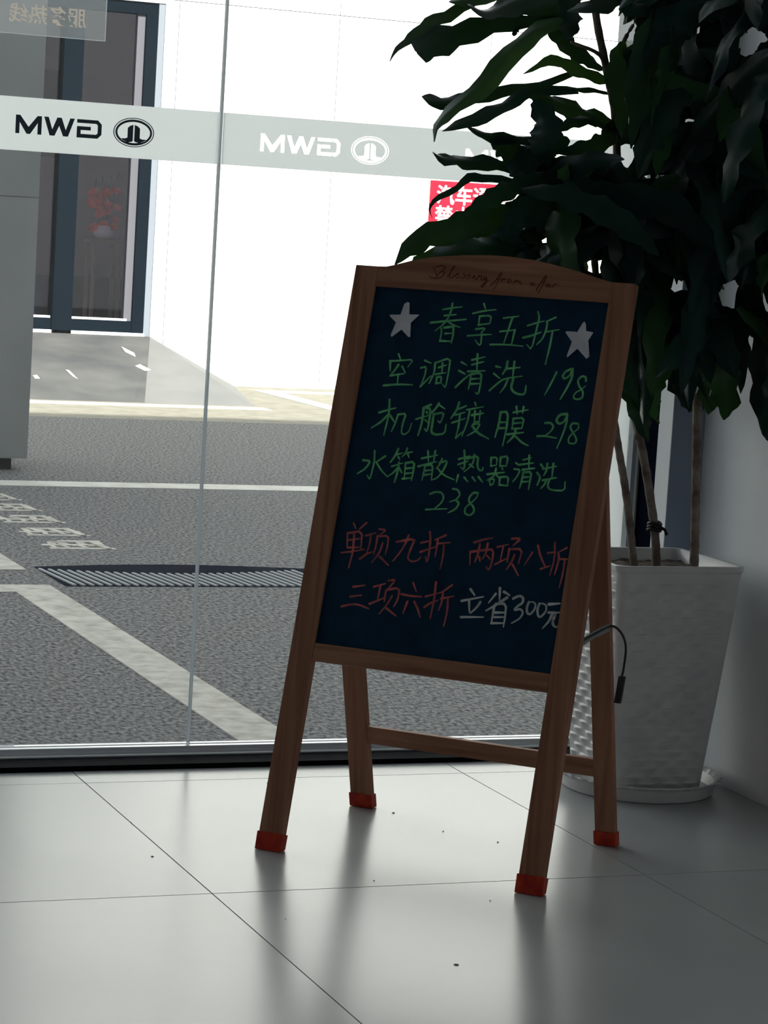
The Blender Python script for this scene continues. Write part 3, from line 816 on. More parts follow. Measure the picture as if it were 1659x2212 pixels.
WRITING = {
 'line1': '1593,10021 1766,10063 1953,10095|1643,9911 1861,9945|1401,9762 1710,9815 2072,9871|1758,10146 1764,10039 1729,9882 1658,9758 1584,9681 1508,9615|1723,9810 1845,9748 1981,9716|1623,9672 1641,9602 1635,9423|1670,9687 1849,9724 1860,9666 1870,9571 1859,9416|1713,9583 1834,9598|1638,9441 1835,9450|2357,10183 2403,10091|2180,9992 2397,10055 2604,10089|2317,9949 2319,9795|2317,9949 2539,9978 2530,9829|2320,9789 2530,9829|2284,9707 2462,9744 2403,9659|2403,9659 2427,9448 2395,9416 2300,9509|2147,9574 2375,9609 2597,9633|2772,9947 3052,10001|2940,9973 2854,9500|2745,9698 3019,9746|3019,9746 3001,9485|2601,9448 2914,9472 3217,9465|3398,10106 3441,10009 3422,9796 3390,9409 3286,9500|3243,9842 3429,9916 3539,9950|3198,9620 3360,9672 3512,9743|3743,10031 3575,9940|3602,9942 3601,9783 3559,9621 3468,9514|3605,9756 3840,9814|3726,9766 3717,9487 3688,9169',
 'line2': '884,9138 938,9047|746,8996 778,8813|746,8996 961,9025 1193,9061 1106,8917|919,8944 858,8825 792,8737|992,8920 1075,8807|799,8731 1053,8788|944,8767 958,8583|695,8538 989,8586 1250,8596|1412,9060 1537,9023|1355,8919 1462,8952 1457,8767 1403,8573|1409,8579 1577,8789|1618,9018 1630,8841 1565,8646|1610,9029 1892,9152 1901,8922 1892,8584 1824,8655|1698,8953 1836,9011|1757,9041 1777,8853|1658,8825 1848,8870|1692,8775 1698,8669|1692,8775 1781,8794 1783,8676|1699,8663 1795,8677|2114,9087 2227,9037|2098,8926 2217,8877|2077,8618 2189,8757 2304,8872|2307,9143 2540,9215|2322,9056 2530,9126|2264,8928 2582,8965|2392,9256 2433,8941|2328,8874 2338,8745 2326,8603|2327,8880 2528,8926 2541,8739 2534,8527 2468,8556|2354,8794 2509,8818|2369,8707 2513,8725|2777,9062 2868,9050|2758,8928 2881,8852|2729,8614 2844,8743 2963,8852 3293,8925|2979,9165 2979,9045 2923,8928|2974,9032 3227,9079|3108,9175 3122,8885|3043,8865 3002,8703 2932,8592|3138,8873 3119,8700 3179,8626 3295,8589 3401,8605 3395,8762',
 'line2n': '3918,9049 3860,8867 3765,8622|4181,9129 4070,9068 4038,8973 4091,8938 4173,9011 4194,9130|4201,9131 4219,8975 4156,8786 4063,8569|4481,8931 4468,9009 4387,9015 4327,8932 4370,8831 4457,8746 4469,8630 4375,8589 4291,8615 4316,8708 4413,8769 4488,8847',
 'line3': '859,8290 894,8052 881,7849 862,7633|698,8035 864,8103 1012,8149|880,8010 764,7866 601,7744|925,8001 1013,7901|1073,8041 1046,7877 997,7713|1075,8034 1224,8067 1187,7877 1190,7703 1251,7675 1338,7743 1360,7899|1668,8266 1525,8200|1539,8201 1557,7936 1517,7686|1552,8203 1680,8194 1686,7921 1678,7767 1619,7822|1430,7978 1700,8082|1608,8127 1634,8096|1605,7981 1654,7945|1815,8305 1776,8209 1695,8108|1819,8279 1950,8211|1751,8107 1755,7927 1755,7768 1845,7729 2020,7765 2018,7937|1766,8101 1940,8150 1922,8009 1898,7947 1849,7989|2197,8352 2178,8217 2089,8050|2178,8217 2344,8304|2167,8123 2337,8184|2123,7973 2356,8073|2249,8130 2260,7906 2239,7706|2239,7706 2355,7835|2495,8374 2526,8315|2361,8232 2663,8313|2419,8230 2413,8009 2349,7749|2476,8145 2682,8198|2520,8225 2541,8021|2619,8234 2630,8042|2541,8021 2637,8043|2519,7978 2656,8017 2608,7876 2448,7765|2517,7950 2629,7837 2859,7748|3003,8240 3007,8048 2973,7786|3002,8246 3141,8265 3163,7967 3139,7644|3019,8063 3145,8074|3009,7953 3148,7972|3241,8260 3505,8331|3280,8366 3316,8240|3413,8378 3411,8262|3259,8153 3263,7962|3259,8153 3459,8184 3443,7985|3260,8064 3439,8094|3262,7969 3442,7992|3195,7860 3489,7921|3333,7968 3325,7845 3220,7713|3355,7834 3484,7737 3611,7694',
 'line3n': '3856,8124 3951,8139 4023,8085 3990,7987 3905,7911|3749,7877 3879,7895 4106,7875|4229,8320 4106,8302 4047,8195 4107,8126 4198,8168 4238,8307|4238,8307 4246,8132 4200,7898 4143,7696|4463,8164 4351,8168 4323,8084 4409,7984 4481,7883 4465,7807 4341,7802 4326,7896 4393,7996 4489,8086 4463,8164',
 'line4': '738,7334 768,7130 750,6915 735,6800 671,6880|545,7142 694,7143 621,6996 477,6888|958,7255 810,7134|803,7133 919,6998 1067,6885|1185,7409 1151,7286 1076,7152|1150,7293 1281,7345|1211,7265 1248,7215|1356,7438 1338,7344 1280,7272|1338,7344 1465,7382|1382,7334 1421,7272|1116,7083 1314,7162|1243,7162 1246,6989 1216,6800|1232,7068 1165,6968 1065,6892|1259,7070 1331,6984|1370,7160 1389,6897|1369,7167 1530,7209 1545,7044 1535,6865|1386,7069 1522,7095|1396,6977 1524,7003|1363,6881 1527,6910|1665,7281 1950,7368|1759,7423 1800,7228|1896,7436 1900,7251|1621,7131 1950,7249|1749,7157 1745,7024 1733,6891|1749,7157 1896,7197 1911,6908|1752,7064 1887,7091|1765,6986 1892,7018|2050,7311 2026,7210 1964,7124|2015,7235 2158,7288 2117,7126 2021,6958 1911,6908|1982,7139 2121,7021 2340,6956|2440,7500 2485,7319 2493,7149 2423,7195|2365,7334 2566,7412|2368,7236 2542,7311|2400,7048 2389,6915|2640,7441 2648,7305 2594,7204 2501,7120|2524,7361 2720,7428 2730,7244 2779,7167 2842,7173 2840,7227|2585,7258 2665,7211|2519,7019 2603,6946|2673,7034 2742,6966|2784,7052 2877,6966|2965,7416 2982,7268|2965,7416 3075,7434 3085,7292|2982,7268 3085,7292|3139,7433 3150,7284|3138,7440 3274,7473 3270,7289|3150,7284 3268,7296|2944,7115 3253,7179|3087,7238 3082,7101 2956,7007|3089,7143 3172,7069|3199,7248 3217,7223|2988,7024 3032,6933|2988,7024 3091,7048 3079,6951|3032,6933 3079,6951|3186,7070 3192,6949|3184,7084 3342,7113 3349,6944|3192,6949 3356,6945|3440,7366 3495,7331|3423,7256 3536,7254 3501,7128 3434,7027|3563,7432 3709,7487|3494,7338 3759,7397|3578,7258 3795,7305|3660,7523 3693,7282|3601,7206 3597,7056 3577,6926|3600,7212 3751,7234 3749,7071 3746,6922|3614,7126 3737,7144|3614,7044 3737,7063|3901,7383 3960,7321|3856,7230 3931,7156 3892,7011|4016,7408 4022,7287 3982,7188|3948,7307 4188,7377|4126,7418 4139,7163|3981,7107 4221,7178|4048,7127 4022,7031 3964,6958|4100,7146 4081,7009 4147,6949 4409,6961 4390,7120',
 'line5': '1934,6659 2023,6708 2148,6707 2204,6621 2168,6512 2061,6409|1900,6373 2293,6426|2341,6792 2438,6789 2501,6703 2442,6605 2320,6553|2444,6592 2507,6546 2457,6436 2333,6358|2826,6763 2740,6768 2672,6666 2686,6586 2783,6515 2813,6423 2741,6347 2636,6377 2631,6486 2730,6577 2824,6695 2826,6763',
 'line6': '569,5984 627,5897|812,6016 699,5891|481,5802 523,5528|489,5796 761,5865 790,5543|525,5674 771,5727|536,5536 786,5569|613,5816 647,5475 616,5174|427,5431 659,5483 862,5538|846,5788 1030,5860|938,5824 943,5639 915,5478|802,5360 930,5473 1049,5519|1074,5931 1215,5932 1107,5828|1067,5811 1070,5640 1052,5466|1070,5798 1275,5833 1291,5663 1273,5490|1187,5692 1162,5518 1043,5320|1176,5440 1369,5303|1658,5887 1628,5739 1548,5559 1438,5390|1446,5739 1792,5835 1749,5686 1701,5484 1768,5419 1890,5439 1953,5512|2045,5980 2081,5853 2099,5593 2087,5422 2040,5534|1915,5770 2086,5827|1930,5607 2200,5728|2354,5954 2165,5849|2219,5855 2223,5672 2216,5554|2244,5792 2457,5834|2350,5777 2368,5557 2349,5346',
 'line6b': '2906,5883 3071,5954 3234,5999|2859,5702 2891,5476|2858,5709 3103,5769 3281,5802 3294,5601 3261,5416 3194,5483|3015,5867 3015,5705 2972,5539|3040,5641 3067,5563|3159,5896 3153,5721 3102,5607|3174,5682 3248,5623|3343,5849 3543,5917|3452,5874 3439,5617|3353,5541 3556,5670|3588,6023 3759,6048 3629,5906|3569,5846 3567,5605|3585,5835 3811,5866 3778,5601|3683,5751 3650,5614 3576,5471|3670,5576 3813,5391|3999,5826 3892,5587|4082,5955 4153,5776 4281,5590|4380,6040 4420,5752 4379,5454|4281,5843 4427,5879|4197,5554 4358,5625|4612,5972 4469,5877|4471,5864 4502,5760 4465,5477|4515,5762 4664,5778|4608,5745 4612,5507 4583,5265',
 'line7': '767,4848 984,4899|744,4667 954,4718|602,4473 789,4534 928,4544 1127,4495|1155,4892 1371,4975|1282,4926 1271,4676|1133,4581 1390,4716|1417,5033 1558,5069 1420,4863|1401,4848 1401,4651|1406,4861 1651,4935 1655,4720 1595,4582|1534,4771 1465,4606 1344,4422|1463,4541 1665,4427|1889,5047 1978,4894|1699,4823 1903,4807 2095,4823|1839,4702 1793,4488|1968,4717 2049,4609 2123,4462|2314,5108 2334,4798 2317,4459|2163,4831 2383,4914|2175,4643 2289,4741 2404,4793|2627,5092 2460,4943 2383,4914|2474,4944 2487,4790 2448,4617|2453,4825 2686,4897|2583,4866 2614,4611 2591,4349',
 'line8': '2977,5055 3071,4959|2845,4832 3235,4951|2983,4855 3023,4658|3195,4852 3148,4753 3042,4634|2880,4548 3295,4597|3513,5137 3542,4919|3454,5029 3349,4857|3599,5080 3712,5032|3671,4988 3512,4849 3324,4714|3461,4817 3457,4509|3483,4853 3675,4881 3693,4604 3688,4470|3495,4700 3660,4720|3495,4620 3659,4640|3457,4509 3677,4535|3784,4981 3885,5046 3965,5022 3974,4929 3875,4851 3831,4780 3950,4820 4009,4761 3965,4649 3827,4553|4081,4955 4055,4859 4079,4756 4143,4743 4209,4850 4207,4943 4134,4968 4082,4949|4275,4951 4252,4842 4285,4727 4341,4720 4419,4835 4402,4939 4315,4962 4271,4937|4447,4958 4641,4994|4464,4814 4680,4839|4533,4809 4501,4673 4400,4529|4587,4815 4561,4641 4612,4581 4680,4589',
 'header': '1342,10782 1440,10822 1549,10796 1460,10707 1374,10601|1460,10707 1549,10696 1480,10591 1328,10564 1234,10608|1291,10779 1408,10603|1597,10616 1703,10806 1716,10830 1654,10786 1631,10618 1670,10594 1745,10659 1811,10680 1773,10701 1741,10642 1790,10602 1860,10633|1894,10695 1936,10655 1900,10603 1863,10617|1956,10640 1998,10692 2039,10652 1997,10599 1960,10613|2070,10614 2119,10690 2111,10617 2151,10603|2168,10604 2196,10682 2200,10656 2252,10676 2244,10599 2288,10602|2329,10665 2294,10629 2323,10598 2359,10650 2337,10516 2288,10463 2262,10495 2391,10603|2441,10507 2514,10578 2588,10748 2621,10757 2588,10649 2534,10464 2504,10438|2547,10630 2638,10652|2631,10592 2671,10661 2683,10629 2732,10659|2775,10645 2749,10600 2802,10587 2828,10632 2781,10652|2872,10576 2903,10654 2901,10604 2951,10647 2946,10600 2997,10637 2991,10571 3040,10581|3218,10625 3185,10584 3222,10560 3259,10622 3255,10569 3296,10565|3316,10484 3371,10619 3449,10756 3466,10757 3435,10640 3374,10456 3350,10438|3385,10637 3467,10649|3522,10620 3481,10584 3519,10554 3556,10615 3548,10563 3591,10566|3605,10560 3638,10628 3652,10602 3705,10626',
 'starL': '902,10110 937,10088 967,9880 1167,9889 1025,9729 1059,9468 1021,9465 867,9591 698,9441 674,9469 738,9714 593,9823 601,9848 800,9862 839,10069',
 'starR': '4283,9992 4316,9955 4343,9825 4480,9809 4410,9659 4476,9376 4430,9326 4236,9495 4075,9324 4063,9356 4116,9610 3969,9771 3985,9792 4140,9797 4182,9787 4261,9964',
}

def chaikin(p):
    if len(p) < 3:
        return p
    out = [p[0]]
    for a, b in zip(p, p[1:]):
        out.append((a[0] * .78 + b[0] * .22, a[1] * .78 + b[1] * .22))
        out.append((a[0] * .22 + b[0] * .78, a[1] * .22 + b[1] * .78))
    out.append(p[-1])
    return out
def strokes(name, key, width, ma, t, label=None, parent=ez, taper=.55):
    bm = bmesh.new()
    rnd = random.Random(key)
    for s in WRITING[key].split('|'):
        p = [tuple(float(c) / 1e4 for c in q.split(',')) for q in s.split()]
        p = chaikin(p)
        w0 = width * rnd.uniform(.85, 1.15)
        n = len(p)
        L = sum(math.dist(a, b) for a, b in zip(p, p[1:]))
        acc = 0
        dep = t - rnd.uniform(0, .00012)
        ws = []
        for k in range(n):
            if k:
                acc += math.dist(p[k - 1], p[k])
            f = acc / max(L, 1e-6)
            ws.append(w0 * (1 - (1 - taper) * f ** 2.2) / 2)
        for k in range(n):
            bm.faces.new([bm.verts.new(fp(p[k][0] + ws[k] * math.cos(j * math.pi / 4), p[k][1] + ws[k] * math.sin(j * math.pi / 4), dep)) for j in range(8)])
            if k:
                a, b = p[k - 1], p[k]
                l = math.dist(a, b)
                if l < 1e-6:
                    continue
                nx, ny = -(b[1] - a[1]) / l, (b[0] - a[0]) / l
                bm.faces.new([bm.verts.new(fp(q[0], q[1], dep)) for q in ((a[0] + nx * ws[k - 1], a[1] + ny * ws[k - 1]), (b[0] + nx * ws[k], b[1] + ny * ws[k]), (b[0] - nx * ws[k], b[1] - ny * ws[k]), (a[0] - nx * ws[k - 1], a[1] - ny * ws[k - 1]))])
    bmesh.ops.recalc_face_normals(bm, faces=bm.faces[:])
    o = from_bm(name, bm, ma, parent)
    if label:
        o['label'] = label
    return o
BT = .0052
strokes('chalk_writing', 'line1', .0040, M['green'], BT, 'green chalk line 春享五折')
strokes('chalk_writing', 'line2', .0043, M['green'], BT, 'green chalk line 空调清洗')
strokes('chalk_writing', 'line2n', .0043, M['green'], BT, 'green chalk number 198')
strokes('chalk_writing', 'line3', .0043, M['green'], BT, 'green chalk line 机舱镀膜')
strokes('chalk_writing', 'line3n', .0043, M['green'], BT, 'green chalk number 298')
strokes('chalk_writing', 'line4', .0041, M['green'], BT, 'green chalk line 水箱散热器清洗')
strokes('chalk_writing', 'line5', .0040, M['green'], BT, 'green chalk number 238')
strokes('chalk_writing', 'line6', .0040, M['pink'], BT, 'dull red chalk line 单项九折')
strokes('chalk_writing', 'line6b', .0040, M['pink'], BT, 'dull red chalk line 两项八折')
strokes('chalk_writing', 'line7', .0043, M['pink'], BT, 'red chalk line 三项六折')
strokes('chalk_writing', 'line8', .0050, M['chalk_white'], BT, 'white chalk line 立省300元')
strokes('engraving', 'header', .0020, M['engrave'], .0003, 'thin engraved script line', tr_, .7)
for key in ('starL', 'starR'):
    p = [tuple(float(c) / 1e4 for c in q.split(',')) for q in WRITING[key].split()]
    bm = bmesh.new()
    A = [bm.verts.new(fp(u, v, .0035)) for u, v in p]
    B = [bm.verts.new(fp(u, v, .0045)) for u, v in p]
    bm.faces.new(A)
    bm.faces.new(B[::-1])
    for k in range(len(p)):
        bm.faces.new((A[k], B[k], B[(k + 1) % len(p)], A[(k + 1) % len(p)]))
    bm.normal_update()
    bmesh.ops.triangulate(bm, faces=[f for f in bm.faces if len(f.verts) > 4], ngon_method='EAR_CLIP')
    bmesh.ops.recalc_face_normals(bm, faces=bm.faces[:])
    from_bm('paper_star', bm, M['paper'], ez)['label'] = 'pale paper star stuck on the board'

# cable with its plug hanging over the right back leg
pts = spline([(.503, .135, .415), (.512, .20, .425), (.520, .262, .432), (.534, .278, .420), (.543, .284, .395), (.540, .290, .355), (.535, .296, .335)], 28)
bm = bmesh.new()
tube_bm(bm, pts, .0022, 8)
cb = from_bm('cable', bm, M['cable'], ez, True)
bm = bmesh.new()
add_hexa(bm, [(x + (.004 - .02 * (.335 - z) if False else -.12 * (.340 - z)), y + .06 * (.340 - z), z) for x in (.531, .543) for y in (.291, .300) for z in (.290, .340)], .0015)
from_bm('plug', bm, M['cable'], cb)
bm = bmesh.new()
for a, b in (((.503, .135, .412), (.511, .20, .424)), ((.511, .20, .424), (.519, .256, .430))):
    a, b = Vector(a), Vector(b)
    add_hexa(bm, [tuple(p + Vector((0, d, h))) for p in (a, b) for d in (-.002, .002) for h in (-.007, .007)])
from_bm('strap', bm, M['strap'], ez)['label'] = 'short grey strap between front and back leg'

# ------------------------------------------------------------------ saucer and potted plant
PC = (2.405, 4.50)
SC = (2.418, 4.513)
bm = bmesh.new()
prof = [(.150, 0.0), (.154, .002), (.162, .026), (.170, .033), (.170, .036), (.164, .034), (.157, .026), (.148, .008), (.10, .007), (.02, .007)]
def wave(k, r, z):
    return .0016 * (1 if k % 4 < 2 else -1) if z > .030 else 0
lathe(bm, prof, SC[0], SC[1], 144, wave)
bmesh.ops.recalc_face_normals(bm, faces=bm.faces[:])
sc = from_bm('saucer', bm, M['pot'], None, False)
tag(sc, 'round white plastic saucer with a scalloped rim under the plant pot', 'saucer')

pp = empty('potted_plant', (PC[0], PC[1], .0085))
tag(pp, 'tall bushy dracaena with dark wavy leaves in a square white pot by the window', 'potted plant')
# pot: square tapered body with woven scale relief
NS, NZ = 44, 300
ZB, ZT = .009, .477
rows = []
for j in range(NZ + 1):
    z = ZB + (ZT - ZB) * j / NZ
    half = .100 + (.140 - .100) * j / NZ
    ring = []
    rc = .016
    pts_ = []
    for side in range(4):
        for k in range(NS):
            s = -1 + 2 * k / NS
            # rounded square outline
            x_, y_ = s * half, -half
            lim = half - rc
            if abs(x_) > lim:
                a = (abs(x_) - lim) / rc * math.pi / 4
                x_ = math.copysign(lim + rc * math.sin(a), x_)
                y_ = -(lim + rc * math.cos(a))
            ang = side * math.pi / 2
            rowh = .0170
            rr = z / rowh
            ri = int(rr)
            fz = rr - ri
            sx_ = s * half / .052 + (.5 if ri % 2 else 0)
            cell = .5 + .5 * math.cos(2 * math.pi * sx_)
            fade = min(1, max(0, (.455 - z) / .015)) * min(1, max(0, (z - .02) / .015)) * min(1, max(0, (half - .012 - abs(s) * half) / .02))
            bump = .0075 * fade * (cell ** 1.4) * min(1, fz * 1.25) ** 1.2
            if z > .466:
                bump = .003
            y_ -= bump
            pts_.append((x_ * math.cos(ang) - y_ * math.sin(ang), x_ * math.sin(ang) + y_ * math.cos(ang), z))
    rows.append(pts_)
verts, faces = [], []
for r_ in rows:
    verts += [(PC[0] + x, PC[1] + y, z) for x, y, z in r_]
n = NS * 4
for j in range(NZ):
    for k in range(n):
        faces.append((j * n + k, j * n + (k + 1) % n, (j + 1) * n + (k + 1) % n, (j + 1) * n + k))
base = len(verts)
for dz, inset in ((0.0, .010), (-.05, .012)):
    hh = (.140 - inset) / .140
    verts += [(PC[0] + x * hh, PC[1] + y * hh, ZT + dz) for x, y, z in rows[-1]]
for k in range(n):
    faces.append((NZ * n + k, NZ * n + (k + 1) % n, base + (k + 1) % n, base + k))
    faces.append((base + k, base + (k + 1) % n, base + n + (k + 1) % n, base + n + k))
faces.append(tuple(range(n - 1, -1, -1)))
pot = rel(obj('pot', verts, faces, M['pot'], None, True), pp)
bm = bmesh.new()
gr_ = [[bm.verts.new((PC[0] + (-.127 + .254 * i / 12), PC[1] + (-.127 + .254 * j / 12), .452 + random.uniform(-.004, .005))) for j in range(13)] for i in range(13)]
for i in range(12):
    for j in range(12):
        bm.faces.new((gr_[i][j], gr_[i + 1][j], gr_[i + 1][j + 1], gr_[i][j + 1]))
rel(from_bm('soil', bm, M['soil'], None, True), pp)

def stem(pts, r0, r1, nm='stem', n=90):
    sp_ = spline(pts, n)
    rad = []
    for k in range(n):
        f = k / (n - 1)
        rad.append((r0 + (r1 - r0) * f) * (1 + (.09 if k % 3 == 0 else 0)) )
    bm = bmesh.new()
    tube_bm(bm, sp_, rad, 10)
    return rel(from_bm(nm, bm, M['bark'], None, True), pp)
s1 = stem([(2.371, 4.50, .448), (2.340, 4.50, .60), (2.306, 4.50, .730), (2.262, 4.50, .92), (2.225, 4.49, 1.08), (2.20, 4.47, 1.20), (2.17, 4.46, 1.27)], .0080, .0060)
s2 = stem([(2.421, 4.50, .448), (2.408, 4.50, .538), (2.375, 4.50, .67), (2.337, 4.50, .796), (2.300, 4.50, .98), (2.275, 4.50, 1.18), (2.257, 4.50, 1.339), (2.230, 4.50, 1.435), (2.194, 4.50, 1.565), (2.19, 4.5, 1.74)], .0088, .0072)
s3 = stem([(2.479, 4.45, .448), (2.470, 4.45, .60), (2.458, 4.45, .78), (2.445, 4.45, .951), (2.43, 4.44, 1.2), (2.40, 4.43, 1.5), (2.385, 4.42, 1.74)], .0092, .0072)
for p_ in ([(2.355, 4.50, .715), (2.335, 4.47, .78), (2.345, 4.44, .84)], [(2.2335, 4.5, 1.43), (2.262, 4.49, 1.50), (2.285, 4.48, 1.56), (2.29, 4.47, 1.68)], [(2.2335, 4.5, 1.43), (2.20, 4.48, 1.462), (2.13, 4.46, 1.478)]):
    stem(p_, .0045, .003, 'branch', 18)
bm = bmesh.new()
for k in range(3):
    tube_bm(bm, [(2.4085 + .0125 * math.cos(a), 4.50 + .0125 * math.sin(a), .533 + .006 * k + .002 * math.sin(2 * a)) for a in [i * 2 * math.pi / 14 for i in range(15)]], .0038, 6)
tube_bm(bm, [(2.417, 4.488, .538), (2.424, 4.482, .534), (2.427, 4.48, .524)], .0035, 6)
tie = from_bm('tie', bm, M['cable'], s2, True)
tie.matrix_parent_inverse = Matrix.Identity(4)
tie['label'] = 'black tie knotted round the middle stem'

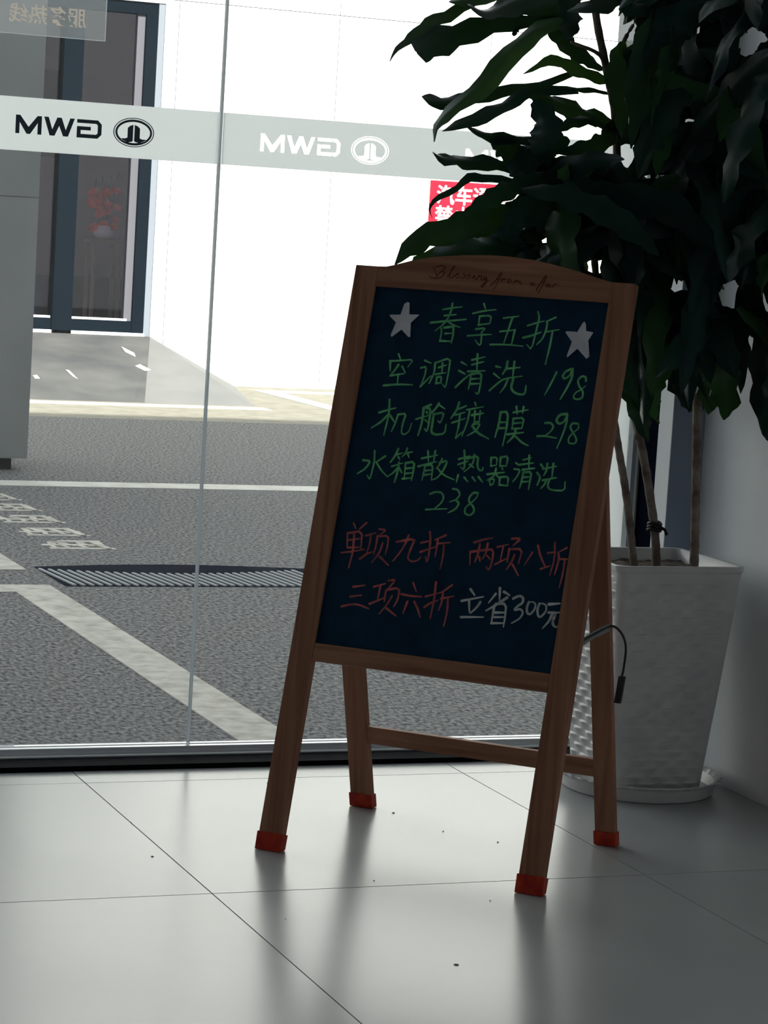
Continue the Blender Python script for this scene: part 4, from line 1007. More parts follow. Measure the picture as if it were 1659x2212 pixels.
LEAVES = [
 ('1951,4450,1563 1900,4429,1530 1856,4407,1505 1806,4386,1483 1771,4364,1460 1741,4343,1440 1713,4321,1420 1697,4300,1401', 25, -16, 't'),
 ('2118,4500,1522 2000,4464,1503 1927,4428,1486 1857,4392,1463 1797,4356,1441 1755,4320,1423', 57, -17, 'b'),
 ('2119,4450,1521 2046,4417,1496 1986,4384,1459 1919,4351,1393 1852,4319,1343 1804,4286,1312 1775,4253,1288 1759,4220,1261', 44, 13, 't'),
 ('2194,4550,1434 2122,4520,1403 2021,4490,1379 1922,4460,1356 1853,4430,1343 1804,4400,1348', 32, 0, 'b'),
 ('2125,4400,1380 2011,4363,1375 1930,4325,1334 1851,4288,1305 1786,4250,1282', 29, 4, 'm'),
 ('2132,4500,1278 2072,4480,1286 2004,4460,1285 1947,4440,1290 1904,4420,1302', 24, 5, 'm'),
 ('2135,4500,1232 2052,4470,1234 1970,4440,1237 1899,4410,1237 1849,4380,1237 1811,4350,1247', 33, 10, 'm'),
 ('2072,4400,1185 1986,4386,1204 1932,4371,1206 1896,4357,1206 1860,4343,1183 1818,4329,1162 1798,4314,1144 1799,4300,1125', 17, -21, 't'),
 ('2097,4420,1230 1996,4363,1198 1915,4307,1168 1837,4250,1135', 39, -1, 'm'),
 ('2096,4450,1168 2006,4420,1145 1937,4390,1123 1850,4360,1103 1783,4330,1079 1730,4300,1038', 54, -16, 'm'),
 ('2139,4600,1141 2055,4567,1117 1963,4533,1092 1893,4500,1049', 61, -4, 'b'),
 ('2157,4500,1598 2072,4462,1566 1980,4425,1535 1917,4387,1513 1863,4350,1519', 50, 19, 'm'),
 ('2229,4550,1625 2124,4512,1587 2029,4475,1571 1946,4438,1549 1847,4400,1525', 36, 2, 'b'),
 ('2165,4500,1616 2132,4475,1567 2120,4450,1530 2106,4425,1501 2091,4400,1475', 47, -19, 'm'),
 ('2084,4500,1521 2123,4505,1493 2162,4510,1468 2201,4515,1451 2235,4520,1435', 37, 2, 'm'),
 ('2262,4520,1412 2206,4490,1417 2140,4460,1429 2081,4430,1439 2007,4400,1406', 26, -17, 'm'),
 ('2279,4550,1391 2219,4533,1395 2151,4517,1394 2083,4500,1392', 12, 11, 'm'),
 ('2283,4550,1337 2213,4512,1347 2144,4475,1355 2066,4438,1368 2000,4400,1371', 49, 20, 'm'),
 ('2260,4500,1312 2201,4467,1333 2135,4433,1327 2073,4400,1298', 26, 22, 'm'),
 ('2043,4500,1535 2028,4483,1511 2015,4467,1491 2005,4450,1478', 14, 5, 'm'),
 ('2030,4400,1356 2045,4367,1322 2028,4333,1286 1990,4300,1258', 59, 17, 'm'),
 ('2132,4500,1268 2066,4483,1250 2008,4467,1270 1971,4450,1283', 50, -6, 'm'),
 ('2257,4500,1343 2224,4467,1300 2169,4433,1279 2085,4400,1264', 40, -16, 'm'),
 ('2149,4400,1189 2066,4367,1176 1986,4333,1137 1946,4300,1093', 59, 1, 'm'),
 ('2136,4450,1294 2081,4433,1273 2026,4417,1243 1997,4400,1215', 55, -3, 'm'),
 ('2154,4500,1117 2074,4500,1112 2008,4500,1082 1961,4500,1057', 50, 7, 'm'),
 ('2086,4550,1139 2097,4525,1095 2078,4500,1059', 61, 22, 'm'),
 ('2245,4600,1621 2171,4567,1576 2097,4533,1546 2024,4500,1533', 62, -10, 'm'),
 ('2281,4450,1606 2215,4433,1572 2159,4417,1549 2089,4400,1529', 50, 16, 'm'),
 ('2178,4500,1190 2128,4483,1223 2070,4467,1237 2015,4450,1216', 60, -16, 'm'),
 ('2232,4500,1274 2196,4500,1227 2190,4500,1164 2207,4500,1083', 72, -7, 'm'),
 ('2210,4400,1483 2205,4400,1430 2225,4400,1362 2225,4400,1300', 56, 13, 'm'),
 ('2304,4500,887 2319,4488,852 2326,4475,807 2341,4462,758 2354,4450,713', 45, -11, 'm'),
 ('2325,4350,916 2314,4337,872 2291,4325,828 2288,4312,784 2296,4300,763', 40, 8, 't'),
 ('2464,4500,958 2444,4500,892 2454,4500,828 2480,4500,772', 67, -2, 'm'),
 ('2416,4300,959 2408,4283,888 2419,4267,828 2407,4250,778', 62, 1, 'm'),
 ('2435,4200,1009 2452,4200,914 2462,4200,826 2481,4200,742', 56, 20, 'm'),
 ('2432,4100,1057 2435,4100,920 2432,4100,842 2415,4100,755', 59, 14, 'm'),
 ('2436,4400,1008 2444,4400,918 2456,4400,836 2456,4400,776', 62, 15, 'm'),
 ('2371,4450,1003 2377,4433,949 2371,4417,895 2374,4400,833', 62, 2, 'm'),
 ('2450,4300,1032 2456,4300,960 2459,4300,907 2468,4300,826', 41, 22, 'm'),
 ('2442,4235,1397 2369,4251,1364 2315,4263,1305 2279,4271,1232 2255,4276,1154 2240,4279,1074', 74, 58, 'm'),
 ('2079,4365,1229 2140,4324,1189 2183,4293,1125 2213,4273,1049 2232,4260,969 2244,4252,887', 72, -19, 'm'),
 ('2260,4382,1460 2325,4345,1444 2380,4313,1401 2423,4288,1343 2455,4270,1275 2478,4257,1203', 75, 31, 'm'),
 ('2327,4383,1199 2390,4347,1203 2446,4315,1170 2488,4291,1115 2516,4275,1050 2535,4264,981', 73, -19, 'm'),
 ('2498,4427,1633 2433,4470,1614 2381,4503,1563 2345,4526,1496 2321,4542,1421 2306,4552,1343', 69, -27, 'm'),
 ('2360,4315,1264 2336,4262,1220 2318,4224,1160 2307,4199,1092 2300,4184,1021 2295,4174,948', 73, 40, 'm'),
 ('2387,4262,1532 2349,4304,1488 2322,4335,1429 2304,4355,1363 2291,4369,1294 2283,4379,1224', 62, -8, 'm'),
 ('2436,4401,1449 2484,4362,1402 2518,4335,1338 2540,4317,1266 2554,4305,1191 2564,4297,1114', 68, -1, 'm'),
 ('2272,4385,1574 2329,4350,1581 2387,4315,1578 2443,4281,1566 2498,4248,1545 2550,4216,1516', 74, 18, 'm'),
 ('2257,4406,1266 2304,4346,1288 2352,4284,1277 2395,4230,1240 2429,4185,1185 2456,4152,1119', 67, 40, 'm'),
 ('2064,4340,1223 2142,4359,1236 2218,4377,1211 2279,4392,1160 2325,4403,1094 2358,4411,1019', 68, 33, 'm'),
 ('2267,4325,1075 2313,4309,1102 2365,4290,1108 2416,4272,1094 2460,4256,1064 2496,4243,1023', 74, -15, 'm'),
 ('2436,4092,1474 2369,4065,1448 2317,4043,1396 2280,4029,1330 2255,4019,1258 2239,4012,1183', 70, 51, 'm'),
 ('2410,4343,1612 2369,4387,1566 2340,4419,1504 2319,4441,1435 2305,4457,1362 2295,4467,1287', 61, -45, 'm'),
 ('2217,4490,1129 2283,4522,1091 2333,4546,1032 2370,4564,960 2396,4576,883 2413,4585,804', 72, -38, 'm'),
 ('2041,4424,1033 2097,4389,1081 2157,4352,1121 2220,4313,1154 2286,4272,1179 2354,4230,1195', 62, -32, 'm'),
 ('2344,4206,1618 2363,4264,1578 2379,4312,1524 2391,4349,1461 2400,4377,1393 2407,4398,1323', 73, 60, 'm'),
 ('2383,4343,1673 2442,4333,1634 2485,4327,1577 2513,4322,1512 2532,4319,1443 2544,4317,1373', 55, 18, 'm'),
 ('2429,4416,1706 2371,4422,1678 2328,4427,1630 2298,4430,1573 2279,4433,1511 2266,4434,1447', 71, 33, 'm'),
 ('2445,4227,1226 2443,4170,1176 2442,4130,1111 2441,4104,1039 2440,4087,965 2440,4076,890', 75, -24, 'm'),
 ('2067,4395,1136 2118,4342,1172 2174,4283,1184 2230,4224,1171 2282,4171,1136 2326,4125,1084', 70, 38, 'm'),
 ('2295,4251,1468 2350,4223,1450 2397,4199,1413 2434,4181,1363 2461,4167,1306 2481,4157,1245', 60, 22, 'm'),
 ('2419,4169,958 2405,4243,968 2390,4318,970 2376,4392,964 2362,4466,951 2349,4538,930', 68, -25, 'm'),
 ('2491,4257,1241 2428,4228,1212 2373,4202,1167 2328,4181,1111 2291,4164,1048 2262,4151,980', 75, -40, 'm'),
 ('2073,4448,1219 2073,4389,1187 2074,4344,1138 2074,4310,1079 2074,4287,1016 2074,4271,951', 74, 39, 'm'),
 ('2367,4294,1442 2313,4292,1422 2270,4290,1383 2240,4289,1334 2219,4288,1280 2205,4287,1224', 66, 23, 'm'),
 ('2324,4366,1583 2265,4314,1557 2219,4273,1502 2186,4245,1432 2163,4225,1356 2149,4212,1275', 72, -26, 'm'),
 ('2308,4456,1154 2287,4387,1112 2270,4331,1053 2257,4287,983 2247,4254,907 2240,4230,828', 70, -16, 'm'),
 ('2253,4396,1209 2311,4344,1201 2362,4299,1163 2402,4264,1106 2431,4238,1038 2451,4220,965', 55, 34, 'm'),
 ('2370,4464,1613 2406,4392,1636 2443,4318,1624 2475,4254,1582 2501,4203,1520 2519,4166,1448', 74, 20, 'm'),
 ('2332,4447,1399 2397,4427,1375 2448,4412,1326 2483,4401,1265 2507,4394,1197 2523,4389,1126', 71, 22, 'm'),
 ('2153,4451,1024 2103,4490,1058 2047,4534,1074 1991,4579,1069 1937,4621,1045 1890,4659,1006', 62, -3, 'm'),
 ('2190,4492,1665 2245,4474,1637 2293,4458,1596 2332,4445,1547 2364,4435,1493 2389,4426,1434', 70, -26, 'm'),
 ('2033,4447,1156 2089,4455,1198 2153,4464,1223 2221,4474,1229 2289,4483,1216 2351,4492,1185', 74, 29, 'm'),
 ('2444,4290,1347 2449,4225,1307 2453,4177,1247 2456,4144,1178 2458,4122,1105 2459,4108,1030', 74, 21, 'm'),
 ('2394,4197,1049 2360,4258,1075 2325,4322,1091 2289,4388,1094 2253,4452,1086 2218,4515,1066', 65, -47, 'm'),
 ('2303,4305,1245 2310,4258,1303 2317,4205,1356 2324,4147,1403 2333,4084,1444 2341,4017,1477', 64, -17, 'm'),
 ('2380,4181,996 2432,4145,946 2469,4119,881 2495,4102,807 2512,4090,730 2523,4082,651', 49, -35, 'm'),
 ('2318,4534,1029 2332,4458,1011 2344,4389,975 2354,4328,925 2363,4278,865 2371,4236,798', 62, -47, 'm'),
 ('2133,4453,1034 2167,4391,1016 2195,4340,972 2215,4302,913 2230,4276,846 2240,4258,776', 71, 7, 'm'),
 ('2368,4235,1577 2429,4259,1558 2476,4278,1512 2509,4291,1453 2530,4300,1388 2544,4305,1322', 52, -48, 'm'),
 ('2264,4344,1238 2345,4326,1239 2419,4309,1205 2477,4296,1147 2519,4286,1077 2549,4279,1001', 57, -41, 'm'),
 ('2294,4320,1005 2319,4281,996 2341,4246,973 2359,4217,941 2374,4194,903 2385,4176,861', 62, 11, 'm'),
 ('2369,4341,1639 2355,4398,1647 2340,4455,1639 2327,4508,1614 2315,4553,1578 2305,4592,1533', 63, 49, 'm'),
 ('2292,4245,1122 2219,4277,1141 2147,4308,1120 2088,4334,1070 2044,4354,1003 2013,4367,929', 65, 23, 'm'),
 ('2426,4109,1604 2363,4106,1584 2312,4103,1542 2275,4101,1487 2249,4099,1427 2231,4098,1363', 48, 60, 'm'),
 ('2350,4470,1382 2330,4402,1341 2313,4346,1282 2301,4304,1212 2291,4272,1137 2284,4249,1058', 70, 14, 'm'),
 ('2393,4227,1533 2334,4234,1553 2273,4242,1541 2221,4248,1506 2183,4253,1457 2156,4257,1400', 73, 7, 'm'),
 ('2406,4294,1164 2447,4321,1135 2480,4343,1092 2504,4359,1042 2521,4370,988 2534,4378,932', 49, -14, 'm'),
 ('2293,4435,1101 2352,4412,1086 2400,4393,1046 2435,4379,993 2459,4370,933 2475,4364,870', 51, -9, 'm'),
 ('2104,4543,1129 2164,4535,1151 2225,4527,1137 2275,4521,1098 2311,4516,1045 2335,4513,986', 73, -38, 'm'),
 ('2226,4418,1299 2270,4402,1307 2315,4386,1307 2360,4370,1298 2402,4355,1281 2441,4341,1257', 61, -4, 'm'),
 ('2384,4272,971 2436,4235,970 2484,4202,943 2522,4176,899 2550,4156,845 2570,4142,785', 69, 25, 'm'),
 ('2218,4342,1386 2275,4299,1397 2329,4258,1374 2373,4226,1328 2405,4201,1269 2428,4184,1203', 66, 34, 'm'),
 ('2209,4379,1693 2186,4338,1677 2168,4306,1645 2155,4281,1604 2145,4264,1559 2139,4252,1512', 48, -21, 'm'),
 ('2039,4491,1117 2055,4448,1166 2073,4397,1206 2093,4340,1236 2115,4279,1252 2138,4215,1255', 48, 8, 'm'),
 ('2450,4382,1472 2467,4317,1437 2480,4270,1380 2489,4237,1313 2494,4216,1241 2498,4203,1166', 50, 40, 'm'),
 ('2279,4501,1024 2358,4529,1015 2427,4554,975 2481,4574,914 2522,4588,843 2551,4599,765', 61, 2, 'm'),
 ('2039,4426,1065 1994,4412,1076 1947,4397,1079 1901,4383,1074 1857,4369,1061 1814,4355,1041', 75, 25, 'm'),
 ('2427,4298,1659 2471,4314,1639 2505,4326,1604 2529,4335,1560 2546,4341,1513 2558,4346,1464', 75, 14, 'm'),
 ('2265,4442,1035 2250,4375,1008 2239,4319,961 2229,4275,903 2222,4241,837 2217,4216,768', 61, 55, 'm'),
 ('2383,4319,1001 2394,4292,1036 2406,4261,1069 2420,4228,1098 2434,4192,1123 2450,4154,1143', 47, 24, 'm'),
 ('2285,4484,1012 2355,4476,1005 2419,4468,975 2472,4462,929 2513,4457,871 2545,4453,808', 60, -52, 'm'),
 ('2430,4402,1034 2373,4445,1051 2314,4488,1039 2262,4527,1003 2221,4558,950 2189,4582,887', 48, -49, 'm'),
 ('2482,4401,1536 2435,4436,1507 2396,4465,1464 2365,4489,1411 2340,4507,1353 2322,4521,1291', 70, -49, 'm'),
 ('2250,4393,1232 2280,4347,1263 2314,4296,1278 2349,4243,1277 2382,4193,1259 2412,4147,1228', 64, -30, 'm'),
 ('2265,4354,1615 2295,4312,1603 2324,4272,1586 2352,4234,1563 2378,4198,1535 2403,4165,1503', 63, 30, 'm'),
 ('2509,4306,1153 2491,4237,1120 2477,4182,1066 2466,4141,1000 2459,4111,928 2453,4089,852', 74, -24, 'm'),
 ('2198,4370,1462 2231,4407,1451 2259,4441,1426 2283,4468,1390 2301,4489,1347 2315,4505,1301', 56, -3, 'm'),
 ('2142,4426,1691 2202,4457,1687 2254,4482,1651 2292,4501,1598 2318,4514,1536 2334,4522,1470', 62, -6, 'm'),
 ('2249,4462,1055 2318,4472,1026 2374,4480,976 2416,4486,913 2445,4491,844 2466,4494,771', 56, -2, 'm'),
 ('2204,4430,1240 2194,4381,1200 2187,4345,1147 2181,4319,1089 2178,4301,1028 2175,4289,965', 56, -32, 'm'),
 ('2131,4511,1186 2135,4465,1158 2139,4431,1118 2142,4406,1071 2144,4390,1020 2145,4378,968', 57, -50, 'm'),
 ('2452,4308,1460 2428,4230,1461 2405,4155,1441 2384,4087,1403 2366,4027,1351 2351,3978,1288', 43, -57, 'm'),
 ('2293,4424,1634 2351,4409,1601 2396,4397,1551 2429,4389,1492 2453,4383,1428 2469,4379,1362', 49, -38, 'm'),
 ('2296,4273,1249 2368,4293,1226 2432,4310,1181 2483,4324,1123 2523,4335,1055 2554,4344,983', 50, 11, 'm'),
 ('2108,4587,1176 2102,4634,1135 2098,4667,1082 2095,4689,1023 2093,4704,962 2092,4713,900', 65, 4, 'm'),
 ('2100,4499,1227 2151,4508,1238 2200,4517,1224 2241,4524,1193 2271,4529,1151 2292,4533,1103', 65, 22, 'm'),
 ('2425,4152,974 2425,4204,965 2425,4251,940 2425,4290,905 2425,4321,862 2425,4346,815', 48, 57, 'm'),
 ('2252,4443,1187 2300,4427,1197 2348,4411,1196 2395,4395,1182 2438,4381,1159 2477,4368,1128', 73, 29, 'm'),
 ('2358,4282,1334 2320,4309,1319 2286,4334,1294 2257,4356,1261 2232,4374,1223 2212,4389,1180', 46, -25, 'm'),
 ('2433,4334,1390 2418,4397,1434 2402,4466,1467 2385,4538,1489 2367,4614,1498 2349,4690,1494', 74, 15, 'm'),
 ('2479,4252,1470 2443,4218,1483 2407,4183,1471 2378,4155,1438 2357,4135,1396 2342,4122,1348', 49, -28, 'm'),
 ('2238,4367,1112 2179,4378,1103 2123,4388,1084 2071,4397,1054 2024,4406,1017 1983,4413,974', 68, -2, 'm'),
 ('2426,4277,1411 2473,4317,1363 2506,4344,1297 2528,4363,1224 2542,4374,1148 2551,4382,1070', 63, -28, 'm'),
 ('2423,4290,969 2456,4243,953 2484,4204,918 2506,4174,872 2521,4152,819 2533,4136,762', 54, 59, 'm'),
 ('2411,4341,1112 2455,4353,1093 2490,4362,1058 2516,4369,1015 2533,4374,968 2545,4377,919', 44, 29, 'm'),
 ('2172,4394,1263 2179,4339,1234 2184,4299,1186 2187,4271,1130 2190,4253,1070 2191,4241,1009', 63, 29, 'm'),
 ('2474,4247,1362 2429,4290,1378 2382,4336,1380 2336,4380,1369 2292,4422,1346 2253,4460,1311', 49, -26, 'm'),
 ('2123,4463,972 2172,4450,1002 2227,4436,1018 2284,4421,1018 2339,4406,1002 2389,4393,973', 60, 56, 'm'),
 ('2105,4380,987 2135,4345,965 2162,4314,935 2184,4287,897 2202,4266,854 2217,4249,808', 60, 17, 'm'),
 ('2222,4318,1566 2272,4296,1604 2329,4271,1627 2389,4245,1633 2449,4219,1622 2505,4194,1596', 64, -4, 'm'),
 ('2337,4259,1269 2384,4319,1257 2424,4370,1217 2455,4409,1158 2477,4437,1090 2492,4457,1017', 71, -17, 'm'),
 ('2202,4340,1573 2240,4382,1544 2269,4414,1498 2290,4437,1443 2304,4453,1384 2314,4464,1323', 58, 43, 'm'),
 ('2414,4242,1520 2365,4197,1550 2312,4150,1562 2259,4101,1556 2208,4055,1532 2162,4014,1494', 66, 46, 'm'),
 ('2295,4355,1061 2271,4305,1030 2251,4262,988 2235,4228,938 2222,4200,882 2211,4179,823', 54, 10, 'm'),
 ('2319,4315,1262 2339,4353,1229 2353,4379,1184 2363,4396,1133 2369,4408,1081 2373,4415,1027', 49, -19, 'm'),
 ('2060,4469,1115 2091,4495,1131 2124,4524,1136 2158,4552,1131 2189,4579,1117 2218,4604,1094', 55, -20, 'm'),
 ('2353,4236,1027 2387,4297,1011 2416,4349,970 2437,4388,914 2453,4415,850 2464,4435,781', 43, -25, 'm'),
 ('2405,4367,1379 2361,4375,1393 2316,4384,1386 2276,4392,1362 2245,4398,1328 2222,4402,1287', 56, 9, 'm'),
 ('2427,4323,1520 2378,4317,1534 2328,4310,1535 2278,4304,1522 2234,4298,1497 2195,4293,1463', 45, -11, 'm'),
 ('2142,4371,1043 2084,4379,1060 2024,4388,1057 1968,4395,1035 1920,4402,998 1881,4408,951', 72, 38, 'm'),
 ('2302,4421,1197 2305,4480,1213 2309,4539,1200 2311,4589,1166 2314,4627,1118 2315,4654,1063', 72, -26, 'm'),
 ('2329,4380,1713 2306,4411,1688 2287,4436,1654 2273,4455,1614 2263,4468,1571 2256,4478,1526', 63, -5, 'm'),
 ('2441,4260,1410 2436,4210,1476 2431,4155,1538 2426,4095,1595 2420,4030,1646 2414,3960,1690', 57, -14, 'm'),
 ('2299,4423,1278 2309,4470,1334 2320,4520,1385 2332,4575,1433 2345,4633,1476 2359,4695,1514', 48, -24, 'm'),
 ('2266,4488,1259 2257,4554,1239 2249,4608,1197 2244,4649,1142 2240,4679,1079 2237,4699,1013', 61, -60, 'm'),
 ('2226,4370,1220 2177,4397,1225 2129,4423,1213 2085,4447,1188 2047,4467,1152 2016,4484,1108', 61, -58, 'm'),
 ('2443,4320,991 2443,4360,971 2443,4391,939 2443,4413,902 2443,4429,860 2443,4441,818', 50, 60, 'm'),
 ('2381,4272,1520 2407,4324,1506 2428,4367,1470 2444,4400,1422 2456,4423,1368 2464,4439,1311', 43, -44, 'm'),
 ('2302,4371,1230 2375,4383,1215 2439,4394,1179 2493,4403,1127 2536,4410,1066 2569,4416,999', 59, -11, 'm'),
 ('2099,4487,1235 2145,4510,1243 2190,4532,1230 2228,4552,1200 2258,4567,1160 2280,4578,1114', 52, -36, 'm'),
 ('2400,4329,1026 2402,4373,1001 2402,4406,963 2403,4429,917 2403,4444,869 2404,4455,820', 50, -60, 'm'),
 ('2410,4382,985 2443,4404,966 2469,4422,935 2488,4435,898 2502,4445,857 2512,4452,814', 59, 43, 'm'),
 ('2439,4231,1473 2399,4207,1454 2364,4187,1424 2335,4170,1386 2313,4157,1343 2295,4146,1297', 53, -22, 'm'),
 ('2270,4246,1233 2248,4296,1199 2232,4334,1150 2220,4362,1093 2211,4381,1032 2206,4394,970', 56, -21, 'm'),
 ('2030,4407,1203 2092,4458,1199 2150,4504,1168 2198,4544,1117 2236,4575,1053 2265,4598,982', 46, 50, 'm'),
 ('2369,4401,993 2355,4349,980 2342,4306,947 2334,4275,902 2327,4253,852 2323,4238,798', 47, 27, 'm'),
 ('2103,4445,1008 2181,4450,1007 2250,4455,970 2302,4458,911 2338,4460,842 2363,4462,768', 61, 12, 'm'),
 ('2314,4431,1561 2312,4382,1534 2311,4342,1494 2310,4312,1447 2309,4289,1396 2309,4272,1342', 63, 47, 'm'),
 ('2281,4510,1298 2342,4524,1318 2406,4538,1306 2459,4550,1270 2500,4560,1220 2529,4566,1161', 62, -51, 'm'),
 ('2031,4487,1133 1995,4518,1106 1965,4544,1069 1940,4566,1025 1920,4583,977 1905,4596,926', 46, -4, 'm'),
 ('2358,4204,1064 2391,4168,1064 2423,4134,1048 2451,4104,1021 2474,4079,986 2493,4059,945', 63, 38, 'm'),
 ('2247,4383,1306 2288,4351,1311 2327,4320,1302 2364,4291,1281 2397,4266,1251 2424,4244,1213', 73, -25, 'm'),
 ('2368,4331,1552 2346,4257,1584 2321,4178,1592 2298,4100,1576 2276,4028,1539 2257,3967,1486', 66, -49, 'm'),
 ('2469,4336,1080 2432,4348,1060 2403,4358,1027 2383,4365,987 2370,4369,945 2361,4372,902', 59, 43, 'm'),
 ('2190,4514,1097 2222,4471,1100 2254,4428,1095 2285,4385,1083 2315,4344,1064 2343,4306,1039', 71, 41, 'm'),
 ('2302,4481,1258 2287,4432,1312 2270,4378,1361 2251,4320,1403 2231,4257,1438 2210,4191,1465', 45, -24, 'm'),
 ('2267,4357,1024 2296,4321,1007 2320,4291,976 2339,4267,937 2354,4249,893 2365,4236,847', 58, 10, 'm'),
 ('2496,4151,1537 2449,4114,1508 2410,4084,1463 2379,4060,1408 2357,4043,1347 2341,4030,1284', 60, -32, 'm'),
 ('2444,4347,1726 2379,4366,1743 2315,4385,1723 2264,4401,1678 2228,4411,1619 2204,4419,1555', 61, 2, 'm'),
 ('2047,4315,997 2110,4346,1000 2170,4374,977 2220,4399,934 2259,4417,878 2288,4432,816', 70, 46, 'm'),
 ('2082,4396,1239 2128,4386,1245 2170,4377,1224 2201,4371,1188 2221,4366,1146 2234,4364,1100', 49, -11, 'm'),
 ('2069,4492,1159 2091,4533,1183 2116,4579,1189 2140,4624,1177 2162,4664,1150 2179,4697,1113', 47, 52, 'm'),
 ('2307,4367,1009 2251,4407,1020 2194,4447,1008 2142,4483,977 2099,4513,931 2064,4538,875', 69, 23, 'm'),
 ('2166,4328,1255 2144,4361,1224 2129,4384,1182 2118,4400,1136 2112,4410,1088 2107,4417,1038', 73, 33, 'm'),
 ('2314,4573,1124 2368,4551,1123 2417,4531,1103 2460,4513,1068 2494,4500,1024 2520,4489,973', 44, -7, 'm'),
 ('2450,4300,963 2390,4254,956 2331,4208,942 2273,4163,922 2217,4119,897 2162,4077,866', 65, -39, 'm'),
 ('2099,4492,1082 2021,4473,1074 1957,4458,1028 1912,4447,962 1882,4440,888 1863,4435,810', 68, -27, 'm'),
 ('2385,4300,1672 2360,4360,1697 2333,4424,1689 2309,4481,1656 2291,4525,1605 2277,4558,1544', 43, -51, 'm'),
 ('2431,4316,1431 2435,4354,1463 2441,4400,1482 2446,4449,1486 2452,4497,1474 2457,4540,1449', 44, 5, 'm'),
 ('2408,4294,1037 2419,4244,1098 2432,4187,1152 2446,4123,1197 2461,4053,1232 2477,3979,1255', 59, 17, 'm'),
 ('2090,4442,1035 2035,4459,1065 1974,4479,1071 1916,4497,1052 1866,4513,1014 1827,4525,964', 75, -15, 'm'),
 ('2290,4517,1488 2346,4496,1495 2400,4475,1480 2446,4457,1446 2483,4444,1400 2511,4433,1348', 66, -44, 'm'),
 ('2132,4493,1157 2202,4497,1150 2269,4500,1126 2328,4503,1088 2378,4506,1039 2420,4508,982', 55, -8, 'm'),
 ('2284,4465,1445 2253,4408,1444 2224,4354,1424 2198,4307,1389 2176,4267,1343 2158,4234,1290', 49, 41, 'm'),
 ('2382,4235,1512 2381,4282,1515 2381,4324,1495 2380,4357,1462 2380,4380,1421 2380,4396,1377', 57, -17, 'm'),
 ('2246,4498,1606 2282,4509,1641 2324,4521,1670 2370,4535,1691 2418,4550,1702 2468,4565,1703', 57, 50, 'm'),
 ('2441,4423,1707 2448,4357,1718 2455,4294,1696 2460,4244,1651 2463,4207,1594 2466,4182,1532', 68, 4, 'm'),
 ('2072,4422,1145 2091,4466,1181 2114,4517,1202 2137,4572,1203 2160,4625,1186 2180,4671,1153', 73, 30, 'm'),
 ('2258,4437,1355 2310,4414,1374 2364,4390,1380 2417,4366,1372 2468,4343,1351 2515,4323,1321', 69, -43, 'm'),
 ('2264,4337,1178 2290,4392,1205 2319,4452,1211 2347,4510,1195 2372,4561,1162 2393,4605,1116', 49, -21, 'm'),
 ('2019,4489,1137 2057,4491,1159 2099,4494,1175 2142,4497,1183 2186,4500,1182 2230,4503,1174', 44, 12, 'm'),
 ('2146,4410,1062 2208,4431,1100 2276,4454,1124 2348,4478,1129 2419,4501,1117 2486,4523,1088', 74, -7, 'm'),
 ('2160,4427,1021 2223,4454,1005 2274,4475,961 2311,4490,903 2336,4501,839 2353,4508,771', 54, 40, 'm'),
 ('2374,4402,1659 2362,4338,1641 2351,4283,1604 2343,4238,1554 2336,4203,1497 2332,4176,1434', 45, 6, 'm'),
 ('2380,4456,1003 2423,4474,985 2461,4490,958 2494,4505,924 2522,4517,886 2545,4527,843', 73, -23, 'm'),
 ('2319,4422,1247 2311,4350,1239 2304,4287,1204 2299,4237,1151 2295,4200,1089 2292,4174,1021', 72, 20, 'm'),
 ('2284,4390,1286 2305,4433,1309 2328,4481,1315 2350,4528,1305 2371,4571,1279 2388,4607,1244', 55, -23, 'm'),
 ('2455,4210,1067 2425,4161,1093 2391,4108,1101 2358,4055,1090 2328,4007,1062 2303,3966,1021', 55, 58, 'm'),
 ('2117,4425,1102 2084,4381,1092 2057,4344,1061 2036,4316,1018 2021,4296,968 2010,4283,915', 66, 42, 'm'),
 ('2408,4210,1466 2402,4156,1476 2397,4101,1469 2391,4050,1447 2387,4006,1414 2383,3970,1372', 54, -6, 'm'),
 ('2297,4496,1245 2323,4528,1222 2345,4554,1189 2362,4574,1151 2375,4590,1108 2385,4602,1064', 50, 36, 'm'),
 ('2385,4216,1614 2339,4241,1610 2293,4267,1599 2249,4291,1582 2208,4314,1559 2168,4336,1530', 45, 26, 'm'),
 ('2277,4375,1008 2337,4378,994 2392,4382,963 2437,4384,921 2474,4387,870 2502,4388,815', 43, -45, 'm'),
 ('2340,4311,1176 2316,4360,1163 2295,4404,1135 2277,4442,1098 2262,4472,1053 2251,4496,1004', 64, 20, 'm'),
 ('2357,4374,1426 2414,4325,1390 2457,4288,1330 2488,4262,1258 2508,4245,1179 2522,4233,1098', 58, 23, 'm'),
 ('2356,4361,1737 2384,4395,1706 2405,4419,1662 2419,4436,1612 2428,4447,1560 2434,4454,1507', 73, 31, 'm'),
 ('2317,4447,1418 2331,4501,1473 2347,4563,1518 2365,4630,1552 2383,4703,1572 2403,4778,1578', 44, 33, 'm'),
 ('2352,4346,1074 2357,4309,1046 2361,4281,1007 2364,4263,963 2366,4250,917 2367,4242,870', 67, -36, 'm'),
 ('2400,4174,963 2373,4217,971 2345,4260,969 2318,4303,957 2292,4342,936 2269,4378,908', 71, 54, 'm'),
 ('2131,4466,1009 2213,4481,1017 2286,4494,981 2341,4504,919 2378,4511,846 2402,4516,766', 44, 24, 'm'),
 ('2377,4295,1607 2319,4280,1623 2260,4264,1620 2203,4249,1601 2152,4235,1568 2109,4224,1525', 62, 16, 'm'),
 ('2396,4331,1517 2417,4287,1540 2440,4238,1539 2461,4194,1516 2477,4159,1479 2489,4133,1433', 62, 47, 'm'),
